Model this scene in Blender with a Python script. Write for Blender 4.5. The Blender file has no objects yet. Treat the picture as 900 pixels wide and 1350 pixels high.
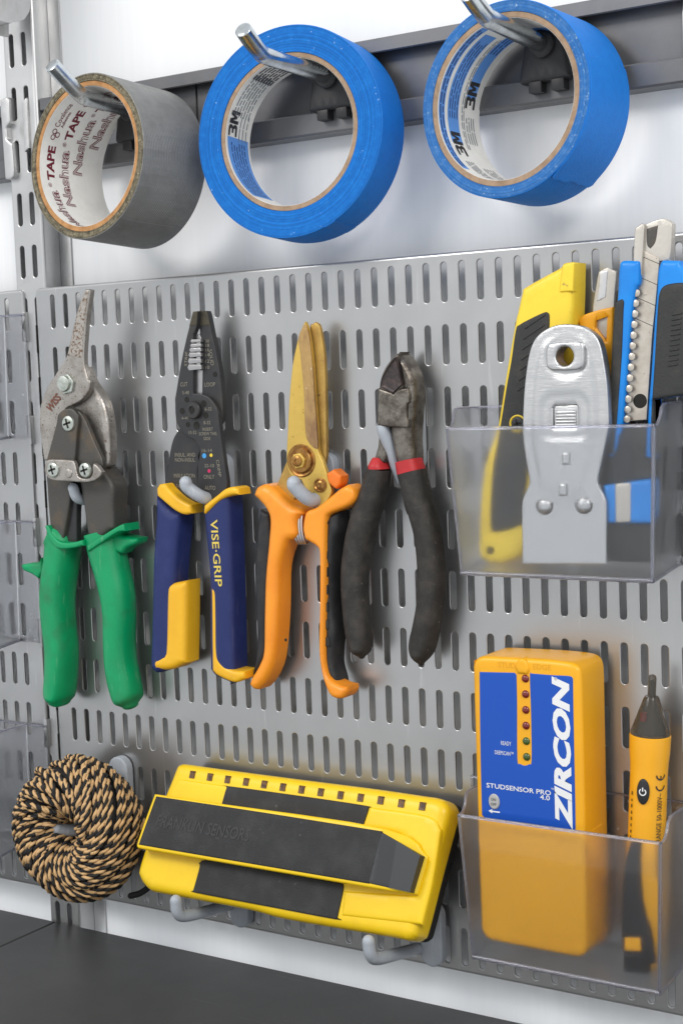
import bpy, bmesh, math, random
import numpy as np
from mathutils import Matrix, Vector
from mathutils.geometry import delaunay_2d_cdt

# ------------------------------------------------------------------ camera
# World units are metres; the builders below take millimetres.
# x runs right along the pegboard, z up, y into the wall (pegboard face at y = 0).
S = 0.001
scene = bpy.context.scene
COL = scene.collection
camd = bpy.data.cameras.new('camera'); cam = bpy.data.objects.new('camera', camd); COL.objects.link(cam)
right = Vector((0.8389853, 0.5429100, -0.0367750)); up = Vector((-0.0154875, 0.0913788, 0.9956958)); back = Vector((0.5439336, -0.8348046, 0.0850738))
mw = Matrix.Identity(4)
for i in range(3):
    mw[i][0] = right[i]; mw[i][1] = up[i]; mw[i][2] = back[i]
mw.translation = Vector((668.375, -695.474, -48.867)) * S
cam.matrix_world = mw
camd.sensor_fit = 'HORIZONTAL'; camd.sensor_width = 36.0; camd.lens = 80.737
camd.clip_start = 0.02; camd.clip_end = 50.0
scene.camera = cam

# ------------------------------------------------------------------ world and lamps (garage interior light)
world = bpy.data.worlds.new('World'); scene.world = world; world.use_nodes = True
bg = world.node_tree.nodes['Background']; bg.inputs[0].default_value = (0.93, 0.965, 1.0, 1); bg.inputs[1].default_value = 0.85

def area(name, loc, target, size, size_y, energy, color):
    l = bpy.data.lights.new(name, 'AREA'); l.shape = 'RECTANGLE'; l.size = size; l.size_y = size_y
    l.energy = energy; l.color = color
    o = bpy.data.objects.new(name, l); COL.objects.link(o); o.location = loc
    o.rotation_euler = (Vector(target) - Vector(loc)).to_track_quat('-Z', 'Y').to_euler()
    return o
area('ceiling_lamp', (1.45, -1.05, 0.95), (0.2, 0, -0.1), 0.7, 0.5, 14, (1.0, 0.97, 0.93))
area('window_light', (-0.60, -1.55, 1.10), (0.15, 0, -0.15), 0.8, 0.6, 16, (1.0, 0.97, 0.94))

scene.view_settings.view_transform = 'Standard'; scene.view_settings.look = 'None'
scene.view_settings.exposure = 0.12; scene.view_settings.gamma = 1.0; scene.view_settings.use_curve_mapping = False
scene.render.engine = 'CYCLES'
scene.cycles.use_denoising = True
scene.cycles.max_bounces = 14; scene.cycles.transmission_bounces = 12; scene.cycles.transparent_max_bounces = 12
scene.cycles.diffuse_bounces = 4; scene.cycles.glossy_bounces = 5
scene.cycles.caustics_refractive = True; scene.cycles.caustics_reflective = False
scene.cycles.sample_clamp_indirect = 6.0

# ------------------------------------------------------------------ helpers
rnd = random.Random(7)
def lin(c):
    if isinstance(c, str):
        c = c.lstrip('#'); c = tuple(int(c[i:i+2], 16) / 255 for i in (0, 2, 4))
    return tuple((v / 12.92 if v <= 0.04045 else ((v + 0.055) / 1.055) ** 2.4) for v in c)

def mat(name, col, rough=0.5, metal=0.0, col2=None, nscale=60.0, lo=0.45, hi=0.65, bump=0.0, bscale=400.0, stretch=None,
        rvar=0.0, spec=0.5, trans=0.0, ior=1.45, coat=0.0, col3=None, n3=300.0, lo3=0.66, hi3=0.7, detail=6.0, emis=None):
    """Principled material: colour with optional second colour (noise), third colour (specks), fine bump and roughness wear."""
    m = bpy.data.materials.new(name); m.use_nodes = True
    nt = m.node_tree; b = nt.nodes['Principled BSDF']; N = nt.nodes.new; L = nt.links.new
    c = lin(col) if isinstance(col, str) else col
    b.inputs['Base Color'].default_value = (*c, 1); b.inputs['Roughness'].default_value = rough; b.inputs['Metallic'].default_value = metal
    b.inputs['Specular IOR Level'].default_value = spec; b.inputs['IOR'].default_value = ior
    b.inputs['Transmission Weight'].default_value = trans; b.inputs['Coat Weight'].default_value = coat
    if emis: b.inputs['Emission Color'].default_value = (*c, 1); b.inputs['Emission Strength'].default_value = emis
    tc = N('ShaderNodeTexCoord'); vec = tc.outputs['Object']
    if stretch:
        mp = N('ShaderNodeMapping'); mp.inputs['Scale'].default_value = stretch; L(vec, mp.inputs[0]); vec = mp.outputs[0]
    cur = None
    if col2 is not None:
        n = N('ShaderNodeTexNoise'); n.inputs['Scale'].default_value = nscale; n.inputs['Detail'].default_value = detail; n.inputs['Roughness'].default_value = 0.65; L(vec, n.inputs['Vector'])
        r = N('ShaderNodeMapRange'); r.inputs[1].default_value = lo; r.inputs[2].default_value = hi; L(n.outputs[0], r.inputs[0])
        x = N('ShaderNodeMix'); x.data_type = 'RGBA'; L(r.outputs[0], x.inputs[0])
        c2 = lin(col2) if isinstance(col2, str) else col2
        x.inputs[6].default_value = (*c, 1); x.inputs[7].default_value = (*c2, 1); cur = x.outputs[2]
    if col3 is not None:
        n = N('ShaderNodeTexNoise'); n.inputs['Scale'].default_value = n3; n.inputs['Detail'].default_value = 3; L(vec, n.inputs['Vector'])
        r = N('ShaderNodeMapRange'); r.inputs[1].default_value = lo3; r.inputs[2].default_value = hi3; L(n.outputs[0], r.inputs[0])
        x = N('ShaderNodeMix'); x.data_type = 'RGBA'; L(r.outputs[0], x.inputs[0])
        if cur: L(cur, x.inputs[6])
        else: x.inputs[6].default_value = (*c, 1)
        c3 = lin(col3) if isinstance(col3, str) else col3
        x.inputs[7].default_value = (*c3, 1); cur = x.outputs[2]
    if cur: L(cur, b.inputs['Base Color'])
    if rvar:
        n = N('ShaderNodeTexNoise'); n.inputs['Scale'].default_value = 45; n.inputs['Detail'].default_value = 7; L(vec, n.inputs['Vector'])
        r = N('ShaderNodeMapRange'); r.inputs[1].default_value = 0.3; r.inputs[2].default_value = 0.7
        r.inputs[3].default_value = max(rough - rvar, 0.03); r.inputs[4].default_value = min(rough + rvar, 1); L(n.outputs[0], r.inputs[0]); L(r.outputs[0], b.inputs['Roughness'])
    if bump:
        n = N('ShaderNodeTexNoise'); n.inputs['Scale'].default_value = bscale; n.inputs['Detail'].default_value = 4; L(vec, n.inputs['Vector'])
        bp = N('ShaderNodeBump'); bp.inputs['Strength'].default_value = bump; bp.inputs['Distance'].default_value = 0.0006; L(n.outputs[0], bp.inputs['Height']); L(bp.outputs[0], b.inputs['Normal'])
    return m

def wear(m, color=None, scale=60.0, stretch=(1, 1, 1), rot=(0, 0, 0), lo=.62, hi=.68, inp=None, a=0.0, b=1.0, detail=4.0):
    """Scratches, dust or smudges: a thresholded noise mixed into the base colour, or driving one input from a to b."""
    nt = m.node_tree; s = nt.nodes['Principled BSDF']; N = nt.nodes.new; L = nt.links.new
    tc = N('ShaderNodeTexCoord'); mp = N('ShaderNodeMapping'); mp.inputs['Scale'].default_value = stretch; mp.inputs['Rotation'].default_value = rot; L(tc.outputs['Object'], mp.inputs[0])
    n = N('ShaderNodeTexNoise'); n.inputs['Scale'].default_value = scale; n.inputs['Detail'].default_value = detail; L(mp.outputs[0], n.inputs['Vector'])
    r = N('ShaderNodeMapRange'); r.inputs[1].default_value = lo; r.inputs[2].default_value = hi; L(n.outputs[0], r.inputs[0])
    if inp:
        r.inputs[3].default_value = a; r.inputs[4].default_value = b; L(r.outputs[0], s.inputs[inp]); return
    x = N('ShaderNodeMix'); x.data_type = 'RGBA'; r.inputs[4].default_value = b; L(r.outputs[0], x.inputs[0])
    bc = s.inputs['Base Color']
    if bc.links: L(bc.links[0].from_socket, x.inputs[6])
    else: x.inputs[6].default_value = bc.default_value
    x.inputs[7].default_value = (*color, 1); L(x.outputs[2], bc)

ORG = {}
def tag(o, label=None, cat=None, group=None, kind=None):
    if label: o['label'] = label
    if cat: o['category'] = cat
    if group: o['group'] = group
    if kind: o['kind'] = kind
    return o
def thing(name, loc, label, cat, group=None):
    o = bpy.data.objects.new(name, None); o.empty_display_size = 0.01; COL.objects.link(o)
    o.location = Vector(loc) * S; ORG[o] = np.array(loc, float)
    return tag(o, label, cat, group)

def mesh(name, V, F, m, parent=None, org=None, smooth=35.0, mats=None, midx=None):
    """Link verts (world mm) and faces as one mesh object; vertices are stored relative to the thing's origin."""
    V = np.asarray(V, float)
    if parent is not None: o0 = ORG[parent]
    else: o0 = np.array(org if org is not None else (V.min(0) + V.max(0)) / 2, float)
    me = bpy.data.meshes.new(name); me.from_pydata(((V - o0) * S).tolist(), [], [list(map(int, f)) for f in F])
    for mm in (mats or [m]): me.materials.append(mm)
    if midx is not None: me.polygons.foreach_set('material_index', midx)
    bm = bmesh.new(); bm.from_mesh(me); bmesh.ops.recalc_face_normals(bm, faces=bm.faces[:])
    lim = math.radians(smooth)
    for f in bm.faces: f.smooth = True
    for e in bm.edges:
        e.smooth = len(e.link_faces) == 2 and e.calc_face_angle(3.2) < lim
    bm.to_mesh(me); bm.free(); me.update()
    o = bpy.data.objects.new(name, me); COL.objects.link(o)
    ORG[o] = o0
    if parent is not None: o.parent = parent
    else: o.location = Vector(o0) * S
    return o

def crom(P, n):
    """Catmull-Rom through rows of P (open), n samples per span."""
    P = np.asarray(P, float); out = []
    Q = np.vstack([2 * P[0] - P[1], P, 2 * P[-1] - P[-2]])
    for i in range(1, len(Q) - 2):
        for k in range(n):
            t = k / n; a, b, c, d = Q[i-1:i+3]
            out.append(0.5 * ((2*b) + (c-a)*t + (2*a-5*b+4*c-d)*t*t + (-a+3*b-3*c+d)*t**3))
    out.append(P[-1]); return np.array(out)

def smooth_loop(P, corner=48.0, n=4):
    """Closed outline: rounded between corners, sharp at corners."""
    P = np.asarray(P, float); N = len(P); cs = []
    for i in range(N):
        a = P[i] - P[i-1]; b = P[(i+1) % N] - P[i]
        ang = abs(math.degrees(math.atan2(a[0]*b[1]-a[1]*b[0], a @ b)))
        if ang > corner: cs.append(i)
    if not cs:
        Q = np.vstack([P[-1], P, P[0], P[1]]); out = []
        for i in range(1, N + 1):
            a, b, c, d = Q[i-1:i+3]
            for k in range(n):
                t = k / n; out.append(0.5 * ((2*b) + (c-a)*t + (2*a-5*b+4*c-d)*t*t + (-a+3*b-3*c+d)*t**3))
        return np.array(out)
    out = []
    for j, c in enumerate(cs):
        e = cs[(j+1) % len(cs)]; idx = [c]; i = c
        while True:
            i = (i + 1) % N; idx.append(i)
            if i == e: break
        run = P[idx]
        out.append(crom(run, n)[:-1] if len(run) > 2 else run[:-1])
    return np.vstack(out)

def dens(P, step):
    P = np.asarray(P, float); out = []
    for i in range(len(P)):
        a, b = P[i], P[(i+1) % len(P)]; L = np.linalg.norm(b - a)
        if L < 1e-6: continue
        k = max(1, int(math.ceil(L / step)))
        for j in range(k): out.append(a + (b - a) * j / k)
    return np.array(out)
def inside(P, pts):
    x, y = pts[:, 0], pts[:, 1]; r = np.zeros(len(pts), bool)
    for i in range(len(P)):
        (x1, y1), (x2, y2) = P[i], P[(i+1) % len(P)]
        if y1 == y2: continue
        c = ((y1 > y) != (y2 > y)) & (x < (x2 - x1) * (y - y1) / (y2 - y1) + x1); r ^= c
    return r
def dist(P, pts):
    d = np.full(len(pts), 1e9)
    for i in range(len(P)):
        a, b = P[i], P[(i+1) % len(P)]; ab = b - a; q = ab @ ab
        if q < 1e-12: continue
        t = np.clip(((pts - a) @ ab) / q, 0, 1); d = np.minimum(d, np.linalg.norm(pts - (a + t[:, None] * ab), axis=1))
    return d
def area2(P): return 0.5 * sum(P[i][0]*P[(i+1) % len(P)][1] - P[(i+1) % len(P)][0]*P[i][1] for i in range(len(P)))
def shrink(P, d):
    """Inset an outline by a small distance (mitred)."""
    P = np.asarray(P, float); s = 1 if area2(P) > 0 else -1; out = []
    for i in range(len(P)):
        a = P[i] - P[i-1]; b = P[(i+1) % len(P)] - P[i]
        na = s * np.array([-a[1], a[0]]) / (np.linalg.norm(a) + 1e-9); nb = s * np.array([-b[1], b[0]]) / (np.linalg.norm(b) + 1e-9)
        n = na + nb; n /= (np.linalg.norm(n) + 1e-9); out.append(P[i] + n * d / max(n @ na, 0.35))
    return np.array(out)
XZ = lambda u, v, w: (u, w, v)           # outline in the wall plane; depth = world y

def slab(name, outline, yf, yb, m, parent=None, bw=0.6, bd=None, holes=(), fn=None, grid=3.0, corner=48.0, sm=True, plane=XZ, smooth=40.0, step=1.6, hole_through=True):
    """Body with the given outline: front face at depth yf with a rounded rim (bw wide, bd deep), flat back at yb."""
    bd = bw if bd is None else bd
    P = smooth_loop(outline, corner) if sm else np.asarray(outline, float)
    if area2(P) < 0: P = P[::-1]
    P = dens(P, step)
    keep = [i for i in range(len(P)) if np.linalg.norm(P[i] - P[i-1]) > 0.05]; P = P[keep]
    H = []
    for h in holes:
        h = np.asarray(h, float); H.append(h[::-1] if area2(h) > 0 else h)
    rings = []
    for off in (0.07, 0.25, 0.55, 1.0):
        d = off * bw
        for loop in [P] + H:
            s = shrink(loop, d if loop is P else -d) if loop is P else shrink(loop[::-1], -d)
            rings.append(s)
    cand = [r for r in rings if len(r)]
    lo, hi = P.min(0), P.max(0)
    gx = np.arange(lo[0] + grid / 2, hi[0], grid); gy = np.arange(lo[1] + grid / 2, hi[1], grid)
    G = np.array([(a + (grid / 2 if j % 2 else 0), b) for j, b in enumerate(gy) for a in gx]) if len(gx) and len(gy) else np.zeros((0, 2))
    def dall(q):
        d = dist(P, q)
        for h in H: d = np.minimum(d, dist(h, q))
        return d
    def ins(q):
        r = inside(P, q)
        for h in H: r &= ~inside(h, q)
        return r
    pts = []
    k = len(P) 
    offs = [0.07, 0.25, 0.55, 1.0]; ri = 0
    for off in offs:
        for _ in [P] + H:
            r = rings[ri]; ri += 1
            ok = ins(r) & (dall(r) > off * bw * 0.8); pts.append(r[ok])
    if len(G):
        g = G[inside(P, G)]
        if len(g): g = g[ins(g) & (dall(g) > bw * 1.15 + 0.15)]; pts.append(g)
    base = [P] + H
    V2 = np.vstack(base + pts)
    E = []; st = 0
    for loop in base:
        n = len(loop); E += [(st + i, st + (i + 1) % n) for i in range(n)]; st += n
    nb = st
    vo, eo, fo, ov, _, _ = delaunay_2d_cdt([Vector(v) for v in V2], E, [], 0, 1e-5)
    vo = np.array([tuple(v) for v in vo])
    F = np.array([f for f in fo if len(f) == 3])
    cen = vo[F].mean(1); F = F[ins(cen)]
    d = dall(vo)
    onb = d < 1e-3
    t = np.clip(d / bw, 0, 1); h = bd * (1 - np.sqrt(np.clip(1 - (1 - t) ** 2, 0, 1)))
    h[onb] = bd
    yy = yf + h
    if fn is not None: yy = yy + fn(vo, d)
    V = [plane(u, v, w) for (u, v), w in zip(vo, yy)]
    faces = [tuple(f) for f in F]
    # boundary edges -> side wall and back
    cnt = {}
    for a, b, c in faces:
        for e in ((a, b), (b, c), (c, a)):
            cnt.setdefault(tuple(sorted(e)), []).append(e)
    bnd = [v[0] for v in cnt.values() if len(v) == 1]
    used = sorted({i for e in bnd for i in e}); mp = {}
    for i in used:
        mp[i] = len(V); V.append(plane(vo[i][0], vo[i][1], yb))
    for a, b in bnd: faces.append((b, a, mp[a], mp[b]))
    nxt = {b: a for a, b in bnd}
    start = [i for i in used if np.linalg.norm(vo[i] - P[0]) < 0.2]
    if not H:
        loop = []; i = used[0]
        while i not in loop and i in nxt: loop.append(i); i = nxt[i]
        if len(loop) > 2: faces.append(tuple(mp[i] for i in loop))
    else:
        b3 = delaunay_2d_cdt([Vector(v) for v in np.vstack(base)], E, [], 0, 1e-5)
        bv = np.array([tuple(v) for v in b3[0]]); BF = np.array([f for f in b3[2] if len(f) == 3]); BF = BF[ins(bv[BF].mean(1))]
        o = len(V); V += [plane(u, v, yb) for u, v in bv]; faces += [tuple(int(q) + o for q in f) for f in BF]
    return mesh(name, V, faces, m, parent, smooth=smooth)

def tube(name, path, r, m, parent=None, n=12, spans=6, caps=True, smooth_path=True, org=None):
    P = crom(path, spans) if smooth_path else np.asarray(path, float)
    r = np.broadcast_to(np.asarray(r, float), (len(path),)) if np.ndim(r) else np.full(len(path), float(r))
    R = np.interp(np.linspace(0, 1, len(P)), np.linspace(0, 1, len(path)), r)
    V = []; F = []; T0 = None; N0 = None
    rings = []
    for i in range(len(P)):
        t = P[min(i+1, len(P)-1)] - P[max(i-1, 0)]; t /= np.linalg.norm(t)
        if N0 is None:
            a = np.array([0, 0, 1.]) if abs(t[2]) < 0.9 else np.array([1., 0, 0]); N0 = np.cross(t, a)
        N0 = N0 - t * (N0 @ t); N0 /= np.linalg.norm(N0); rings.append((P[i], t, N0.copy(), np.cross(t, N0), R[i]))
    if caps:
        p, t, u, v, q = rings[0]; pre = [(p - t * q * s * capk, t, u, v, q * math.sqrt(max(1 - s * s, 0.0004))) for s in (1, .92, .7, .38) for capk in ((1.0 if caps is True else caps),)]
        p, t, u, v, q = rings[-1]; post = [(p + t * q * s * capk, t, u, v, q * math.sqrt(max(1 - s * s, 0.0004))) for s in (.38, .7, .92, 1) for capk in ((1.0 if caps is True else caps),)]
        rings = pre + rings + post
    for p, t, u, v, q in rings:
        for k in range(n):
            a = 2 * math.pi * k / n; V.append(p + (u * math.cos(a) + v * math.sin(a)) * q)
    for i in range(len(rings) - 1):
        for k in range(n): F.append((i*n+k, i*n+(k+1) % n, (i+1)*n+(k+1) % n, (i+1)*n+k))
    F.append(tuple(range(n))); F.append(tuple((len(rings)-1)*n + k for k in range(n)))
    return mesh(name, V, F, m, parent, smooth=50, org=org)

def lathe(name, prof, c, axis, m, parent=None, n=28, smooth=35, org=None, sx=1.0):
    """Profile [(radius, height along axis)] spun about axis through c."""
    ax = Vector(axis).normalized(); a = Vector((0, 0, 1)) if abs(ax.z) < 0.9 else Vector((1, 0, 0)); u = ax.cross(a).normalized(); v = ax.cross(u)
    V = []; F = []
    for r, h in prof:
        for k in range(n):
            t = 2 * math.pi * k / n; V.append(tuple(Vector(c) + ax * h + u * (math.cos(t) * r * sx) + v * (math.sin(t) * r)))
    for i in range(len(prof) - 1):
        for k in range(n): F.append((i*n+k, i*n+(k+1) % n, (i+1)*n+(k+1) % n, (i+1)*n+k))
    if prof[0][0] > 1e-6: F.append(tuple(range(n)))
    if prof[-1][0] > 1e-6: F.append(tuple((len(prof)-1)*n + k for k in range(n)))
    return mesh(name, V, F, m, parent, smooth=smooth, org=org)

def sweep(name, st, m, parent, yc, k=1.0, b=None, ex=2.4, cap0=0.0, cap1=4.0, n=28, spans=4, ridge=None, slot=None):
    """Grip along stations (x, z, half width); section is a superellipse with half depth b (or k * half width)."""
    st = np.asarray(st, float)
    if len(np.atleast_1d(yc)) == 1: yc = np.full(len(st), float(yc))
    Q = crom(np.column_stack([st, yc]), spans)
    rings = []
    for i in range(len(Q)):
        t = Q[min(i+1, len(Q)-1)][:2] - Q[max(i-1, 0)][:2]; t = t / (np.linalg.norm(t) + 1e-9)
        rings.append([Q[i][0], Q[i][1], Q[i][2], Q[i][3], t])
    def cap(r, sgn, L):
        return [[r[0] + sgn*r[4][0]*L*s, r[1] + sgn*r[4][1]*L*s, r[2]*math.sqrt(max(1-s*s, .0004)), r[3], r[4], math.sqrt(max(1-s*s, .0004))] for s in (.35, .65, .87, .97, 1)]
    R = [r + [1.0] for r in rings]
    if cap1: R = R + cap(rings[-1], 1, cap1)
    if cap0: R = cap(rings[0], -1, cap0)[::-1] + R
    V = []; F = []
    for x, z, a, y, t, f in R:
        hb = (b if b is not None else k * a / f) * f
        if b is not None: hb = min(b * f, a * 1.6)
        nx, nz = t[1], -t[0]
        for j in range(n):
            th = 2 * math.pi * j / n; c, s = math.cos(th), math.sin(th)
            ca = math.copysign(abs(c) ** (2 / ex), c); sa = math.copysign(abs(s) ** (2 / ex), s)
            q = 1.0
            if ridge:
                d = (th - ridge[0] + math.pi) % (2 * math.pi) - math.pi; q += ridge[1] * math.exp(-(d / ridge[2]) ** 2)
            V.append((x + nx * a * ca * q, y + hb * sa * q, z + nz * a * ca * q))
    for i in range(len(R) - 1):
        for j in range(n): F.append((i*n+j, i*n+(j+1) % n, (i+1)*n+(j+1) % n, (i+1)*n+j))
    F.append(tuple(range(n))); F.append(tuple((len(R)-1)*n + j for j in range(n)))
    return mesh(name, V, F, m, parent, smooth=55)

_tc = {}
def text_mesh(s, off=0.0, shear=0.0, spacing=1.0):
    key = (s, off, shear, spacing)
    if key not in _tc:
        cu = bpy.data.curves.new('t', 'FONT'); cu.body = s; cu.size = 1.0; cu.offset = off; cu.shear = shear; cu.space_character = spacing; cu.resolution_u = 3
        o = bpy.data.objects.new('t', cu); COL.objects.link(o)
        dg = bpy.context.evaluated_depsgraph_get(); me = bpy.data.meshes.new_from_object(o.evaluated_get(dg))
        V = np.array([tuple(v.co) for v in me.vertices])[:, :2]; F = [tuple(p.vertices) for p in me.polygons]
        bpy.data.objects.remove(o); bpy.data.curves.remove(cu); bpy.data.meshes.remove(me)
        _tc[key] = (V, F)
    return _tc[key]
def text(name, s, fmap, m, parent, length=None, height=None, off=0.0, shear=0.0, spacing=1.0, center=True, bend=0.0):
    """Flat lettering; fmap(u, v) in mm -> world mm. length = advance length, height = cap height."""
    V, F = text_mesh(s, off, shear, spacing); V = V.copy()
    lo, hi = V.min(0), V.max(0)
    if center: V[:, 0] -= (lo[0] + hi[0]) / 2; V[:, 1] -= (lo[1] + hi[1]) / 2
    else: V[:, 0] -= lo[0]; V[:, 1] -= lo[1]
    sy = height / (hi[1] - lo[1]) if height else None; sx = length / (hi[0] - lo[0]) if length else sy
    if sy is None: sy = sx
    V = V * (sx, sy)
    if bend:   # subdivide so that letters follow a curved surface
        bm = bmesh.new(); vs = [bm.verts.new((a, b, 0)) for a, b in V]
        for f in F:
            try: bm.faces.new([vs[i] for i in f])
            except ValueError: pass
        bmesh.ops.triangulate(bm, faces=bm.faces[:])
        for _ in range(5):
            es = [e for e in bm.edges if e.calc_length() > bend]
            if not es: break
            bmesh.ops.subdivide_edges(bm, edges=es, cuts=1, use_grid_fill=False); bmesh.ops.triangulate(bm, faces=[f for f in bm.faces if len(f.verts) > 3])
        bm.verts.index_update(); V = np.array([v.co[:2] for v in bm.verts]); F = [tuple(v.index for v in f.verts) for f in bm.faces]; bm.free()
    return mesh(name, [fmap(a, b) for a, b in V], F, m, parent)
def flatmap(x, z, y, ang=0.0, sl=0.0):
    """Map for lettering on a face parallel to the wall, centred at (x, z), turned by ang degrees."""
    c, s = math.cos(math.radians(ang)), math.sin(math.radians(ang))
    return lambda u, v: (x + u * c - v * s, y, z + u * s + v * c + 0 * sl)
def circle(c, r, n=20, sx=1.0):
    return [(c[0] + r * sx * math.cos(2*math.pi*k/n), c[1] + r * math.sin(2*math.pi*k/n)) for k in range(n)]
def box(name, x0, x1, y0, y1, z0, z1, m, parent=None, bev=0.4, org=None):
    V = []; F = []
    b = min(bev, (x1-x0)/2.1, (y1-y0)/2.1, (z1-z0)/2.1)
    bm = bmesh.new(); bmesh.ops.create_cube(bm, size=1.0)
    for v in bm.verts: v.co = ((x0+x1)/2 + v.co.x*(x1-x0), (y0+y1)/2 + v.co.y*(y1-y0), (z0+z1)/2 + v.co.z*(z1-z0))
    if b > 0: bmesh.ops.bevel(bm, geom=bm.edges[:], offset=b, segments=2, profile=0.6, affect='EDGES')
    bm.verts.index_update(); V = [tuple(v.co) for v in bm.verts]; F = [tuple(v.index for v in f.verts) for f in bm.faces]; bm.free()
    return mesh(name, V, F, m, parent, smooth=30, org=org)
def screw(name, c, y, r, m, parent, h=1.6, phillips=True, dark=None):
    """Pan head screw facing the room (towards -y) with a cross recess."""
    x, z = c
    o = lathe(name, [(r, 0), (r, h * .35), (r * .93, h * .7), (r * .7, h * .95), (r * .3, h * 1.05), (0.001, h * 1.07)], (x, y, z), (0, -1, 0), m, parent, n=24)
    if phillips:
        for a in (15, 105):
            ca, sa = math.cos(math.radians(a)), math.sin(math.radians(a)); L, W = r * .62, r * .13
            q = [(x + ca*u - sa*v, z + sa*u + ca*v) for u, v in ((-L, -W), (L, -W), (L, W), (-L, W))]
            V = [(p[0], y - h * 1.1, p[1]) for p in q] + [(p[0], y - h * .5, p[1]) for p in q]
            mesh('screw_recess', V, [(0,1,2,3),(4,5,6,7),(0,1,5,4),(1,2,6,5),(2,3,7,6),(3,0,4,7)], dark or M['recess'], o)
    return o
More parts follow.
